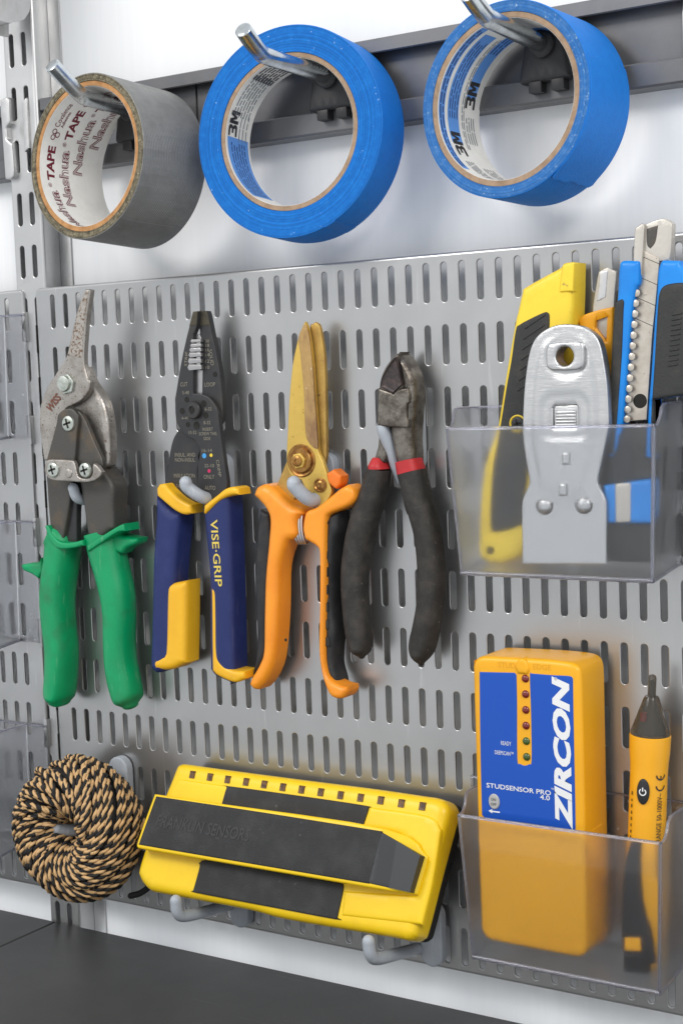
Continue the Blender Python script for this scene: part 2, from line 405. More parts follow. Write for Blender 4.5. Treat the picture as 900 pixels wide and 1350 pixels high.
T = {
'sn_front': [(62.7, 9.6), (65.9, 9.2), (66.2, 7.3), (63.0, -4.1), (60.4, -17.5), (58.6, -31.1), (60.0, -38.9), (62.7, -43.9), (60.6, -49.7), (55.0, -54.4), (48.2, -57.2), (42.8, -59.1), (39.8, -64.0), (38.4, -73.9), (34.4, -82.8), (27.1, -89.8), (22.8, -89.3), (20.9, -71.7), (21.4, -61.6), (23.6, -53.7), (28.9, -45.8), (37.0, -37.2), (44.9, -28.6), (48.9, -18.9), (52.9, -8.4), (57.6, 2.0), (61.3, 8.1)],
'sn_back': [(53.8, -34.9), (58.4, -43.9), (62.7, -48.9), (67.2, -55.9), (69.4, -64.7), (70.2, -76.5), (69.0, -91.2), (65.5, -94.2), (57.2, -92.2), (45.4, -89.2), (41.1, -74.2), (40.6, -62.2), (44.1, -50.4), (50.1, -40.6)],
'sn_arm_l': [(38.3, -67.3), (39.9, -62.3), (44.5, -59.5), (50.5, -58.9), (54.5, -61.6), (55.6, -65.6), (53.7, -73.9), (50.8, -89.6), (46.7, -95.0), (30.5, -95.1), (28.9, -89.6), (33.0, -79.6)],
'sn_arm_r': [(50.0, -59.2), (55.1, -61.2), (59.3, -67.2), (64.4, -78.0), (70.4, -89.8), (68.4, -95.7), (60.4, -99.6), (51.3, -97.7), (48.6, -88.7), (48.9, -73.9)],
'sn_link': [(29.8, -91.8), (31.3, -89.1), (35.0, -88.4), (50.3, -88.9), (52.9, -90.2), (54.0, -93.3), (55.3, -97.7), (58.8, -99.4), (64.1, -99.0), (66.6, -96.7), (67.1, -92.8), (68.0, -90.8), (70.8, -92.2), (74.2, -95.8), (72.1, -98.7), (66.8, -101.1), (60.0, -101.8), (49.5, -101.4), (36.2, -100.8), (31.6, -99.1), (29.2, -95.5)],
'sn_leg_l': [(18.9, -97.1), (41.6, -99.1), (39.5, -104.6), (36.5, -116.5), (29.0, -140.4), (20.9, -140.6), (19.6, -117.8), (19.4, -104.7)],
'sn_leg_r': [(45.8, -97.1), (64.5, -94.1), (72.1, -104.4), (71.3, -117.0), (71.3, -129.7), (54.2, -139.7), (50.4, -132.3), (48.6, -117.4), (46.6, -104.6)],
'sn_catch': [(32.6, -105.1), (40.6, -105.0), (41.1, -111.5), (39.4, -121.2), (38.2, -139.6), (22.8, -141.1), (27.6, -124.6)],
'sn_pts': [(45.3, -44.5), (48.5, -67.5), (37.0, -94.4), (62.2, -94.6), (48.6, -96.4), (33.5, -55.3), (68.2, -75.3)],
'sn_grip_l': [(18.6, -135.7, 8.8), (22.5, -140.3, 10.55), (20.4, -151.9, 10.05), (16.7, -165.8, 10.06), (15.1, -178.1, 9.65), (15.5, -192.5, 9.19), (16.5, -206.3, 8.88), (15.1, -221.5, 8.52), (12.9, -232.9, 8.1), (12.3, -238.7, 5.01)],
'sn_grip_r': [(55.1, -132.8, 11.87), (57.5, -144.0, 11.55), (60.5, -155.4, 10.5), (63.7, -168.7, 10.07), (64.6, -181.6, 9.03), (63.7, -195.7, 8.52), (63.7, -209.2, 8.73), (65.4, -220.5, 9.24), (67.9, -230.9, 8.09), (69.6, -236.1, 3.71)],
'sn_nub_l': [(5.9, -149.6), (4.2, -153.0), (-4.2, -153.3), (-10.6, -154.4), (-9.1, -157.7), (-2.4, -159.9), (3.0, -162.5), (7.5, -158.4)],
'sn_nub_r': [(64.4, -131.7), (71.3, -133.5), (78.1, -134.8), (85.2, -135.5), (83.6, -138.7), (76.3, -141.5), (72.0, -144.9), (65.1, -143.5)],
'sn_collar_l': [(19.1, -128.8), (21.5, -128.4), (24.5, -133.5), (30.7, -138.2), (40.8, -138.3), (48.8, -136.5), (49.0, -139.9), (40.6, -141.7), (29.0, -142.3), (22.0, -137.4)],
'sn_collar_r': [(52.4, -139.8), (55.0, -138.4), (66.6, -132.6), (76.6, -127.9), (81.1, -126.3), (81.9, -130.6), (76.4, -131.5), (67.8, -135.7), (54.7, -142.6), (52.4, -143.5)],
'st_front': [(132.6, -7.1), (135.8, -7.0), (134.8, -14.5), (132.4, -19.4), (131.8, -21.1), (130.7, -39.7), (130.0, -52.4), (135.3, -53.0), (140.6, -54.8), (144.6, -58.7), (146.7, -63.8), (147.3, -68.9), (148.8, -83.2), (150.0, -93.4), (150.9, -105.3), (146.0, -111.3), (136.2, -114.8), (130.3, -112.7), (130.3, -107.1), (130.8, -95.1), (133.0, -84.8), (130.5, -80.5), (129.5, -78.8), (123.2, -76.2), (119.0, -71.8), (116.6, -65.8), (116.9, -55.5), (118.1, -50.4), (122.3, -35.1), (126.8, -21.7), (129.4, -15.1)],
'st_back_top': [(134.7, -6.6), (139.6, -7.0), (140.6, -9.7), (142.4, -19.1), (144.1, -26.7), (146.6, -39.4), (147.3, -46.2), (148.0, -56.3), (147.2, -66.4), (143.8, -71.5), (132.2, -66.2), (132.5, -52.5), (134.3, -20.4), (133.2, -15.2)],
'st_back_low': [(117.7, -71.1), (130.7, -74.7), (131.5, -83.3), (129.0, -88.4), (129.7, -91.9), (128.1, -96.2), (128.5, -105.6), (129.1, -110.8), (124.0, -115.2), (115.2, -115.3), (105.1, -106.2), (104.2, -102.3), (107.1, -91.8), (111.2, -78.8)],
'st_strip': [(129.9, -39.5), (135.5, -39.7), (134.5, -53.0), (129.2, -52.4)],
'st_nose_strip': [(131.6, -19.8), (134.3, -19.5), (135.7, -22.5), (130.9, -22.3)],
'st_teeth': [(133.3, -23.4), (133.2, -25.9), (132.8, -28.3), (132.4, -31.1), (132.0, -34.5), (131.8, -38.0)],
'st_holes': [(125.4, -55.9), (137.4, -58.5), (121.8, -62.3), (138.4, -65.1), (125.4, -70.0), (131.6, -70.7), (143.7, -42.4)],
'st_pivot': [(131.0, -61.9)],
'st_text': [(138.7, -38.3), (138.9, -34.9), (139.1, -31.4), (139.2, -28.6), (139.4, -26.1), (139.5, -23.7), (142.6, -32.9), (126.3, -33.1), (123.7, -47.3), (140.9, -47.9), (124.7, -52.0), (140.2, -61.5), (138.9, -69.1), (128.3, -74.5), (123.3, -66.3), (139.2, -72.8), (139.1, -75.3), (138.4, -78.0), (121.0, -87.2), (120.9, -90.1), (119.8, -99.1), (116.7, -105.0), (139.1, -93.2), (138.0, -84.7), (138.6, -99.5), (139.0, -105.7), (146.0, -94.7), (136.0, -87.7), (140.9, -87.4), (139.0, -96.2)],
'st_grip_l': [(101.3, -106.6), (100.8, -110.5), (99.7, -125.1), (96.7, -144.7), (94.8, -164.5), (92.1, -194.3), (90.6, -209.4), (92.6, -213.0), (96.5, -214.0), (107.5, -209.3), (109.6, -184.8), (111.4, -160.6), (114.8, -138.4), (118.0, -120.8), (110.0, -117.5), (101.5, -109.2)],
'st_collar_l': [(103.8, -106.1), (105.7, -103.6), (109.8, -103.4), (112.7, -106.3), (119.8, -111.5), (128.2, -115.2), (127.9, -120.0), (122.9, -120.8), (115.7, -118.3), (103.8, -110.4)],
'st_yel_l': [(121.2, -158.8), (110.3, -160.7), (107.1, -162.8), (106.1, -166.5), (105.4, -173.4), (103.0, -199.1), (100.9, -202.1), (93.8, -205.4), (93.0, -210.1), (95.3, -212.4), (106.7, -211.2), (117.6, -206.5), (119.5, -182.4)],
'st_grip_r': [(134.8, -118.7), (135.6, -132.1), (136.9, -153.1), (136.7, -162.7), (135.7, -182.0), (134.5, -209.2), (138.4, -212.8), (147.8, -215.5), (146.3, -217.4), (150.6, -215.0), (151.4, -210.5), (152.3, -182.5), (152.9, -153.6), (153.1, -134.5), (153.1, -109.8), (151.6, -106.7), (151.3, -106.7), (144.0, -111.0)],
'st_collar_r': [(136.7, -119.9), (137.4, -115.2), (146.3, -109.8), (152.4, -106.0), (158.3, -104.7), (161.5, -105.7), (162.1, -109.2), (155.7, -109.7), (147.3, -113.1), (137.7, -120.3)],
'st_yel_r': [(139.2, -161.5), (142.1, -163.5), (142.7, -167.7), (142.3, -181.1), (141.7, -198.5), (143.7, -204.1), (150.6, -207.9), (160.5, -208.2), (159.9, -212.3), (155.0, -214.6), (150.2, -214.8), (140.9, -212.1), (137.2, -209.4), (138.4, -181.4)],
'st_vise': [(143.0, -123.2), (144.5, -160.9)],
'sc_front': [(206.2, -16.5), (207.4, -19.4), (209.0, -27.0), (210.1, -40.4), (210.6, -57.2), (211.4, -74.0), (211.6, -84.9), (214.6, -92.1), (218.1, -102.6), (218.9, -108.5), (213.5, -115.3), (210.4, -117.0), (207.5, -113.7), (202.7, -106.1), (199.9, -101.0), (194.3, -99.7), (191.4, -95.0), (190.9, -90.7), (191.1, -85.6), (192.4, -73.7), (194.3, -56.7), (197.1, -39.9), (199.6, -30.8), (202.6, -22.5)],
'sc_ground': [(206.3, -17.3), (207.5, -19.8), (209.0, -27.0), (210.1, -40.4), (210.6, -57.1), (211.4, -73.9), (211.5, -84.7), (208.6, -83.6), (205.7, -80.6), (204.1, -76.4), (203.9, -63.7), (203.9, -51.9), (202.7, -34.3), (201.9, -24.6)],
'sc_back': [(206.6, -22.7), (208.7, -18.0), (210.5, -16.8), (212.9, -18.8), (214.4, -25.6), (215.6, -36.5), (215.5, -54.0), (214.9, -74.1), (213.6, -91.8), (206.2, -97.8), (197.9, -99.5), (193.5, -105.5), (192.7, -111.5), (189.3, -115.5), (186.7, -115.1), (181.0, -106.9), (181.8, -103.4), (185.0, -97.4), (190.1, -89.2), (200.8, -82.4), (204.7, -65.5)],
'sc_pts': [(200.7, -90.7), (212.4, -103.9)],
'sc_lever': [(217.4, -97.6), (221.8, -95.3), (226.5, -98.9), (225.5, -103.5), (222.9, -105.8), (220.4, -104.3), (218.0, -101.8)],
'sc_hand_l': [(170.9, -107.3), (172.9, -104.8), (177.8, -103.3), (182.2, -104.7), (185.5, -107.2), (195.2, -114.4), (201.1, -116.9), (202.4, -119.3), (199.5, -121.2), (197.8, -124.9), (197.7, -130.4), (194.8, -133.4), (190.8, -135.6), (185.2, -149.0), (183.5, -169.7), (181.3, -188.6), (178.3, -202.9), (172.8, -212.8), (167.0, -218.5), (164.1, -218.2), (161.3, -215.7), (163.2, -211.9), (168.9, -203.8), (172.1, -196.1), (173.4, -179.0), (175.4, -155.4), (178.7, -134.8), (180.1, -122.7), (177.9, -117.1), (173.6, -112.6), (170.0, -109.8)],
'sc_rub_l': [(169.7, -117.7), (175.9, -120.4), (176.3, -135.4), (173.4, -157.1), (171.2, -179.9), (169.7, -197.1), (166.4, -204.9), (160.4, -212.0), (160.0, -211.1), (162.6, -199.4), (164.2, -185.0), (163.8, -161.3), (166.2, -135.6)],
'sc_hand_r': [(203.7, -121.1), (205.8, -117.6), (212.7, -115.1), (220.5, -110.0), (227.1, -105.5), (231.9, -103.3), (235.5, -105.6), (236.5, -109.9), (234.1, -113.5), (228.7, -116.0), (220.6, -118.9), (218.0, -121.8), (216.7, -130.9), (215.5, -158.1), (213.4, -190.3), (213.7, -202.2), (216.3, -208.4), (222.4, -211.2), (227.5, -211.9), (227.3, -214.7), (224.3, -218.2), (218.9, -218.6), (214.9, -215.7), (211.5, -206.9), (210.0, -196.9), (210.2, -185.9), (211.4, -167.4), (212.6, -141.9), (211.5, -137.2), (207.4, -134.7), (203.7, -133.0), (202.6, -127.5)],
'sc_rub_r': [(215.2, -124.8), (218.1, -119.5), (222.4, -118.4), (221.4, -117.8), (223.5, -118.4), (222.6, -127.5), (219.5, -134.9), (218.0, -150.6), (217.2, -169.0), (218.7, -182.8), (217.2, -192.2), (216.6, -201.5), (218.7, -209.7), (218.8, -214.8), (220.4, -212.2), (214.1, -208.7), (211.5, -201.9), (211.2, -190.9), (213.2, -158.6)],
'sc_spring': [(197.5, -121.3), (197.0, -131.9)],
'cu_left': [(265.9, -35.0), (262.6, -37.2), (257.9, -41.7), (254.7, -47.1), (253.2, -52.5), (252.4, -60.3), (251.5, -72.0), (252.2, -74.0), (260.3, -73.3), (261.6, -64.4), (264.6, -56.7), (267.9, -52.5), (266.6, -44.4), (265.0, -36.6)],
'cu_dark': [(265.0, -37.3), (266.6, -44.3), (268.0, -51.7), (262.1, -56.0), (255.2, -52.5), (256.3, -47.9), (260.9, -41.4)],
'cu_plate': [(253.7, -53.0), (258.2, -54.5), (261.4, -55.4), (262.5, -56.4), (263.9, -55.1), (267.1, -53.8), (270.9, -53.5), (271.9, -56.9), (271.6, -60.7), (270.4, -62.2), (270.1, -68.8), (271.2, -70.0), (270.8, -73.8), (260.9, -73.3), (252.2, -72.4), (253.0, -60.3)],
'cu_right': [(263.6, -35.1), (267.1, -37.5), (270.9, -43.0), (273.3, -48.6), (273.9, -55.6), (273.5, -62.5), (272.6, -69.5), (271.6, -80.4), (271.7, -91.4), (268.3, -96.1), (261.0, -95.3), (259.1, -85.0), (257.6, -77.1), (257.8, -72.4), (264.1, -63.1), (265.9, -52.2), (264.4, -42.8), (263.3, -37.3)],
'cu_band_l': [(248.0, -89.8, 3.14), (247.9, -91.9, 4.13), (247.8, -95.2, 5.48)],
'cu_band_r': [(265.8, -91.0, 6.68), (266.3, -93.5, 6.96), (267.1, -96.9, 7.24)],
'cu_neck_l': [(249.8, -73.0), (257.9, -73.1), (256.7, -80.2), (254.5, -88.0), (252.5, -92.0), (245.1, -92.0), (247.6, -87.2), (249.2, -81.7)],
'cu_cuff_l': [(248.4, -90.2), (250.2, -88.9), (255.7, -89.6), (256.2, -94.6), (251.8, -95.0), (246.4, -95.4)],
'cu_cuff_r': [(262.7, -90.3), (263.9, -89.5), (271.1, -90.1), (277.9, -91.3), (279.7, -97.0), (271.8, -96.7), (264.0, -96.1)],
'cu_grip_l': [(247.9, -94.9, 5.68), (245.0, -104.5, 6.88), (241.6, -113.4, 7.28), (239.1, -118.3, 7.8), (235.1, -129.3, 7.72), (232.5, -138.7, 7.56), (230.3, -151.3, 7.42), (229.9, -164.5, 7.2), (230.9, -179.6, 7.17), (232.0, -188.1, 6.39), (232.6, -193.6, 4.12), (232.7, -196.4, 1.33)],
'cu_grip_r': [(266.9, -96.7, 7.24), (269.3, -104.8, 7.44), (271.5, -114.6, 7.46), (272.5, -116.6, 7.22), (275.5, -127.9, 6.96), (277.0, -139.7, 7.17), (277.3, -152.4, 7.35), (275.8, -166.7, 7.05), (272.9, -179.2, 7.08), (270.1, -188.6, 6.83), (269.3, -194.2, 4.09), (269.3, -197.6, 1.19)],
'kn_body': [(363.7, 3.5), (358.3, 3.5), (356.0, 1.4), (347.9, -2.0), (336.8, -7.0), (335.6, -9.2), (332.9, -18.4), (331.2, -24.4), (326.0, -47.2), (320.6, -73.0), (318.8, -78.8), (312.6, -93.9), (309.6, -113.4), (308.1, -135.9), (310.0, -140.8), (315.7, -142.4), (323.0, -141.7), (332.1, -137.3), (344.6, -119.8), (352.6, -99.3), (356.9, -48.2), (361.8, -25.9)],
'kn_rub': [(348.1, -19.3), (350.2, -19.8), (350.7, -21.7), (350.0, -30.7), (347.3, -47.9), (336.9, -99.3), (333.2, -122.6), (325.5, -125.3), (318.1, -126.8), (315.7, -124.4), (316.0, -113.2), (318.1, -93.8), (322.5, -74.6), (326.5, -55.3), (329.6, -41.9), (332.5, -27.1), (334.6, -24.6), (340.7, -21.9)],
'kn_clip': [(358.3, 2.6), (363.3, 3.5), (364.4, 2.7), (363.3, -10.3), (356.8, -10.3), (356.5, -8.5)],
'kn_screw': [(332.6, -72.7), (315.2, -135.8)],
'scr_body': [(365.1, -26.0), (373.3, -27.5), (378.8, -31.2), (381.7, -36.0), (383.5, -44.5), (384.8, -54.8), (385.2, -66.1), (385.1, -74.5), (383.1, -83.0), (380.3, -94.3), (379.1, -100.0), (381.1, -104.7), (383.2, -108.9), (383.1, -116.1), (382.5, -139.1), (338.9, -140.4), (339.4, -113.9), (340.0, -109.0), (342.4, -104.0), (343.9, -100.1), (342.8, -92.3), (341.4, -82.6), (341.0, -73.9), (341.6, -63.2), (342.9, -51.7), (345.1, -40.2), (347.7, -33.6), (351.7, -29.5), (357.8, -26.7)],
'scr_boss': [(358.3, -34.5), (365.6, -34.2), (372.8, -34.5), (374.8, -36.2), (374.8, -41.4), (374.3, -45.1), (371.9, -47.4), (365.2, -47.8), (358.0, -47.3), (355.4, -45.5), (355.3, -40.6), (356.0, -36.3)],
'scr_panel': [(365.3, -29.7), (372.5, -30.9), (376.9, -34.9), (378.7, -45.3), (379.4, -59.4), (379.3, -73.5), (376.1, -88.5), (371.7, -100.0), (352.9, -100.0), (350.1, -88.4), (347.9, -73.0), (348.8, -58.6), (350.3, -44.2), (353.2, -33.8), (358.0, -30.3)],
'scr_slot': [(357.6, -64.1), (369.2, -63.8), (369.8, -64.6), (369.6, -74.4), (356.7, -74.2), (357.0, -64.9)],
'scr_pts': [(364.9, -41.0), (351.8, -111.6), (372.1, -110.9), (363.9, -89.0), (362.0, -103.8)],
'sk_body': [(362.3, -24.3), (364.8, -21.5), (372.8, -19.5), (380.2, -18.4), (379.5, -35.9), (377.4, -62.3), (371.7, -62.2), (370.9, -38.2), (366.7, -31.4), (363.2, -27.2)],
'sk_hole': [(370.9, -27.6), (371.2, -24.3), (377.0, -22.7), (376.1, -34.5)],
'sk_blade': [(372.3, -1.3), (376.6, 0.5), (381.4, -1.9), (379.8, -16.2), (378.7, -33.3), (370.1, -32.9), (368.7, -20.2), (370.8, -7.8)],
'bk_left': [(387.7, -15.7), (388.7, -3.4), (389.4, 0.9), (391.5, 1.9), (398.2, 1.2), (399.0, -0.2), (398.8, -8.7), (397.1, -11.6), (395.1, -20.8), (392.5, -42.4), (389.9, -65.7), (387.5, -83.0), (385.2, -89.3), (381.0, -89.3), (382.2, -73.4), (384.6, -42.0)],
'bk_leftrub': [(387.1, -16.8), (390.6, -15.6), (391.6, -17.1), (391.2, -22.1), (389.9, -42.2), (387.9, -61.7), (386.5, -75.0), (385.2, -87.6), (381.6, -87.6), (382.4, -74.2), (383.9, -53.8), (385.7, -30.4)],
'bk_right': [(407.1, -13.8), (407.8, -4.7), (409.0, -0.6), (410.2, 0.7), (418.2, -0.1), (420.1, -3.3), (432.2, -7.9), (431.5, -51.5), (419.7, -89.4), (400.2, -89.3), (401.9, -66.0), (403.5, -50.5), (405.6, -27.5)],
'bk_rightrub': [(407.8, -20.0), (408.9, -13.6), (411.0, -11.0), (414.6, -10.1), (420.6, -10.1), (431.9, -11.6), (431.2, -51.4), (419.5, -87.8), (402.5, -87.7), (403.9, -66.0), (405.9, -42.9)],
'bk_sheath': [(395.4, 1.7), (396.3, 15.0), (396.9, 16.5), (400.1, 18.3), (401.3, 17.5), (399.7, 1.3), (398.6, -9.4), (397.4, -9.4), (395.4, -9.1)],
'bk_head': [(400.2, 17.7), (406.6, 19.6), (410.7, 19.5), (413.7, 17.1), (413.0, 6.6), (412.1, 0.5), (407.0, 0.5), (406.6, -3.7), (401.3, -3.3), (398.9, 1.5)],
'bk_blade': [(399.4, 6.4), (406.7, 2.4), (407.4, 0.1), (405.5, -16.7), (403.5, -32.0), (402.0, -47.4), (399.8, -71.9), (388.5, -72.5), (390.1, -58.0), (393.7, -26.8), (396.6, -10.0), (397.8, -9.3)],
'bk_window': [(401.5, 15.8), (407.2, 17.0), (405.8, 9.7), (403.3, 6.5), (401.6, 8.6)],
'bk_studs': [(396.9, -13.3), (396.3, -18.0), (395.8, -22.8), (395.4, -27.7), (394.9, -32.6), (394.4, -37.5), (393.9, -42.4), (393.3, -47.3), (392.7, -52.3), (392.3, -57.2), (391.7, -62.0), (391.3, -66.9), (390.9, -71.4)],
'bk_hole': [(396.8, -63.1)],
'bk_low': [(380.8, -102.0), (415.7, -96.7), (409.6, -120.5), (382.5, -119.8)],
'ss_front': [(311.6, -191.9), (312.6, -189.4), (315.4, -187.7), (326.3, -186.5), (347.4, -185.7), (363.9, -186.4), (367.4, -187.3), (368.2, -190.4), (368.3, -211.8), (368.2, -270.4), (368.3, -289.7), (367.6, -328.7), (366.3, -331.2), (361.4, -331.6), (343.3, -331.9), (321.7, -331.4), (313.7, -331.2), (311.8, -329.7), (311.4, -325.1), (311.1, -298.2), (310.8, -271.4), (311.3, -236.7)],
'ss_label': [(314.9, -194.7), (334.0, -193.7), (335.0, -194.7), (334.9, -208.3), (334.2, -236.3), (335.5, -238.9), (338.0, -239.5), (340.5, -238.5), (341.9, -236.1), (342.3, -214.1), (342.2, -194.8), (343.2, -193.4), (354.3, -193.4), (363.1, -193.2), (364.9, -194.3), (364.7, -212.1), (364.4, -265.7), (363.5, -268.2), (361.9, -268.4), (338.2, -268.2), (315.1, -268.4), (313.7, -267.2), (314.0, -229.8), (314.7, -196.8)],
'ss_leds': [(339.7, -196.2), (339.6, -203.9), (339.5, -211.7), (339.4, -219.5), (339.3, -227.2), (339.3, -235.0)],
'ss_zircon': [(351.6, -269.6), (353.0, -193.9), (363.8, -268.0), (364.0, -193.1)],
'ss_text': [(316.1, -252.4), (352.8, -250.7), (348.9, -253.8), (328.4, -229.3), (327.2, -234.3), (321.0, -259.4), (324.1, -264.5), (317.6, -264.8), (356.0, -195.0)],
'ss_emb': [(329.8, -190.3), (348.8, -190.2), (339.5, -187.9)],
'vt_ax': [(398.7, -193.5), (398.5, -203.6), (397.6, -204.4), (395.5, -221.9), (395.1, -231.8), (394.4, -249.0), (393.3, -275.6), (389.3, -317.1), (388.4, -336.6)],
'vt_w': [(396.9, -198.9), (400.4, -198.6), (394.4, -204.6), (400.9, -204.4), (385.1, -222.2), (405.9, -221.5), (384.8, -232.8), (404.6, -230.8), (383.2, -276.3), (402.1, -275.1)],
'vt_btn': [(395.5, -244.4), (403.3, -238.8), (402.1, -272.8), (402.7, -244.7)],
'vt_clip': [(390.0, -272.9), (393.0, -271.3), (394.6, -272.4), (394.0, -284.7), (394.9, -302.6), (398.4, -315.3), (400.6, -330.5), (385.6, -333.3), (384.3, -314.3), (385.7, -292.5), (388.1, -278.9)],
'vt_win': [(386.2, -319.6), (393.9, -318.3), (394.5, -324.8), (386.0, -325.9)],
'hooks_tape': [(109.7, 119.1), (108.0, 106.5), (107.7, 101.5)],
'sf_body': [(109.4, 70.2), (111.7, 72.1), (115.5, 72.6), (137.7, 72.5), (193.0, 72.6), (243.5, 72.9), (275.7, 72.6), (285.5, 72.4), (290.3, 70.6), (293.1, 66.4), (292.6, 59.1), (289.5, 33.1), (286.6, 5.9), (284.7, 1.1), (280.5, -0.9), (271.4, -0.8), (203.6, -2.1), (176.0, -0.9), (117.0, -1.2), (108.5, -0.9), (102.6, 1.8), (98.4, 5.6), (97.2, 9.0), (98.3, 19.3), (102.0, 37.9), (105.5, 54.1), (107.4, 61.6)],
'sf_handle': [(104.2, 52.1), (154.3, 52.6), (217.6, 52.6), (258.9, 52.0), (281.9, 41.9), (281.4, 35.3), (279.5, 21.6), (256.4, 23.1), (204.8, 22.2), (183.5, 20.6), (100.5, 20.7), (99.0, 22.7), (100.4, 32.7)],
'sf_black': [(106.2, 51.1), (155.1, 51.2), (218.3, 51.1), (257.6, 50.0), (255.1, 23.7), (205.0, 23.1), (183.4, 22.8), (100.6, 23.3)],
'sf_slope': [(257.0, 50.3), (280.4, 41.6), (278.0, 22.7), (254.4, 23.6)],
'sf_pad_t': [(145.8, 53.4), (147.0, 62.1), (148.5, 63.2), (209.3, 63.5), (240.3, 63.1), (241.4, 62.2), (240.0, 53.5), (191.7, 52.4)],
'sf_pad_b': [(137.9, 3.6), (138.3, 6.0), (139.2, 16.6), (138.1, 18.5), (119.5, 20.3), (176.7, 21.9), (218.6, 20.5), (199.2, 19.5), (234.1, 20.3), (234.5, 18.3), (233.8, 3.8), (232.9, 2.8), (203.0, 2.5), (181.0, 3.6), (140.6, 2.6)],
'sf_leds': [(121.1, 66.8), (133.8, 66.8), (146.4, 66.8), (159.3, 66.9), (171.8, 66.9), (184.5, 66.8), (197.0, 66.9), (209.6, 66.9), (222.4, 66.8), (235.1, 66.9), (247.7, 67.0), (260.4, 66.9), (273.1, 66.9)],
'sf_text': [(109.7, 37.9), (176.5, 37.7)],
}
# ------------------------------------------------------------------ materials
M = {}
M['recess'] = mat('dark_recess', '#15140f', 0.7)
M['wall'] = mat('white_wall_paint', (0.83, 0.835, 0.84), 0.55, col2=(0.80, 0.81, 0.82), nscale=90, lo=.3, hi=.7, bump=0.10, bscale=500, stretch=(3.0, 1, 0.10), detail=4)
M['panel'] = mat('silver_painted_steel', (0.475, 0.475, 0.472), 0.33, 0.88, col2=(0.44, 0.44, 0.442), nscale=10, lo=.4, hi=.7, rvar=0.05, bump=0.03, bscale=2600, col3=(0.50, 0.495, 0.48), n3=60, lo3=.68, hi3=.85)
M['upright'] = mat('silver_upright_steel', (0.53, 0.53, 0.53), 0.38, 0.8, col2=(0.43, 0.42, 0.41), nscale=26, lo=.5, hi=.72, rvar=0.08, bump=0.05, bscale=1500)
M['rail'] = mat('dark_grey_rail_steel', (0.155, 0.155, 0.162), 0.34, 0.5, col2=(0.13, 0.13, 0.135), nscale=20, rvar=0.06, bump=0.04, bscale=1500)
M['shelf'] = mat('charcoal_shelf_steel', (0.078, 0.079, 0.080), 0.42, 0.25, col2=(0.070, 0.071, 0.072), nscale=10, rvar=0.025, bump=0.06, bscale=3000, col3=(0.14, 0.135, 0.13), n3=260, lo3=.76, hi3=.8)
M['zinc'] = mat('zinc_plated_rod', (0.60, 0.64, 0.66), 0.20, 1.0, col2=(0.42, 0.43, 0.43), nscale=120, lo=.4, hi=.75, rvar=0.10, bump=0.05)
M['blackplastic'] = mat('black_plastic', (0.022, 0.022, 0.024), 0.42, bump=0.05, bscale=1500)
M['greyhook'] = mat('grey_plastic_hook', (0.40, 0.43, 0.47), 0.42, col2=(0.35, 0.38, 0.42), nscale=60, bump=0.04)
M['cardboard'] = mat('cardboard_core', '#b98a5a', 0.85, col2='#9a6d43', nscale=220, lo=.4, hi=.7, bump=0.25, bscale=900)
M['cardboard_grey'] = mat('grey_brown_cardboard', '#a38a72', 0.85, col2='#8c745e', nscale=220, lo=.4, hi=.7, bump=0.25, bscale=900)
M['ductside'] = mat('dusty_tape_edge', '#837a63', 0.8, col2='#514b3c', nscale=420, lo=.4, hi=.62, bump=0.5, bscale=900, col3='#b5ab92', n3=900, lo3=.62, hi3=.7)
M['duct'] = mat('grey_cloth_tape', (0.195, 0.196, 0.192), 0.42, 0.12, col2=(0.16, 0.161, 0.158), nscale=90, rvar=0.08)
M['bluetape'] = mat('blue_masking_tape', (0.008, 0.168, 0.57), 0.6, spec=.35, col2=(0.008, 0.152, 0.53), nscale=200, bump=0.5, bscale=1400, col3=(0.03, 0.20, 0.64), n3=800, lo3=.66, hi3=.8)
M['blueside'] = mat('blue_tape_edge', (0.006, 0.130, 0.46), 0.75, spec=.25, col2=(0.009, 0.16, 0.52), nscale=300, bump=0.3, bscale=1200, col3=(0.30, 0.45, 0.72), n3=520, lo3=.70, hi3=.76)
M['bluedull'] = mat('dusty_blue_tape_edge', (0.028, 0.135, 0.38), 0.75, spec=.25, col2=(0.06, 0.18, 0.42), nscale=300, bump=0.4, bscale=1200, col3=(0.26, 0.38, 0.55), n3=600, lo3=.64, hi3=.74)
M['paper'] = mat('white_core_paper', (0.80, 0.79, 0.76), 0.6, col2=(0.74, 0.73, 0.70), nscale=80, bump=0.05)
M['maroon'] = mat('maroon_ink', '#6b1c2c', 0.6)
M['ink'] = mat('black_ink', (0.025, 0.025, 0.03), 0.6)
M['labelblue'] = mat('printed_light_blue', (0.115, 0.30, 0.72), 0.5)
M['greyink'] = mat('grey_ink', (0.20, 0.22, 0.25), 0.6)
M['navyink'] = mat('navy_ink', (0.03, 0.07, 0.22), 0.6)

wear(M['panel'], (0.60, 0.60, 0.59), 30, (9, 1, .5), (0, .5, 0), .66, .70, b=.5)
wear(M['panel'], (0.36, 0.355, 0.345), 22, (1, 1, 1), (0, 0, 0), .58, .80, b=.55)
wear(M['shelf'], (0.13, 0.13, 0.13), 26, (.5, 10, 1), (0, 0, .6), .67, .71, b=.45)
wear(M['shelf'], (0.17, 0.165, 0.155), 420, (1, 1, 1), (0, 0, 0), .69, .73, b=.6)
wear(M['upright'], (0.30, 0.29, 0.27), 60, (1, 1, .4), (0, 0, 0), .62, .72, b=.6)
# ------------------------------------------------------------------ setting: wall
WY = 17.0
wall = box('wall', -700, 1100, WY, WY + 60, -900, 900, M['wall'], org=(0, WY, 0), bev=0)
tag(wall, kind='structure')

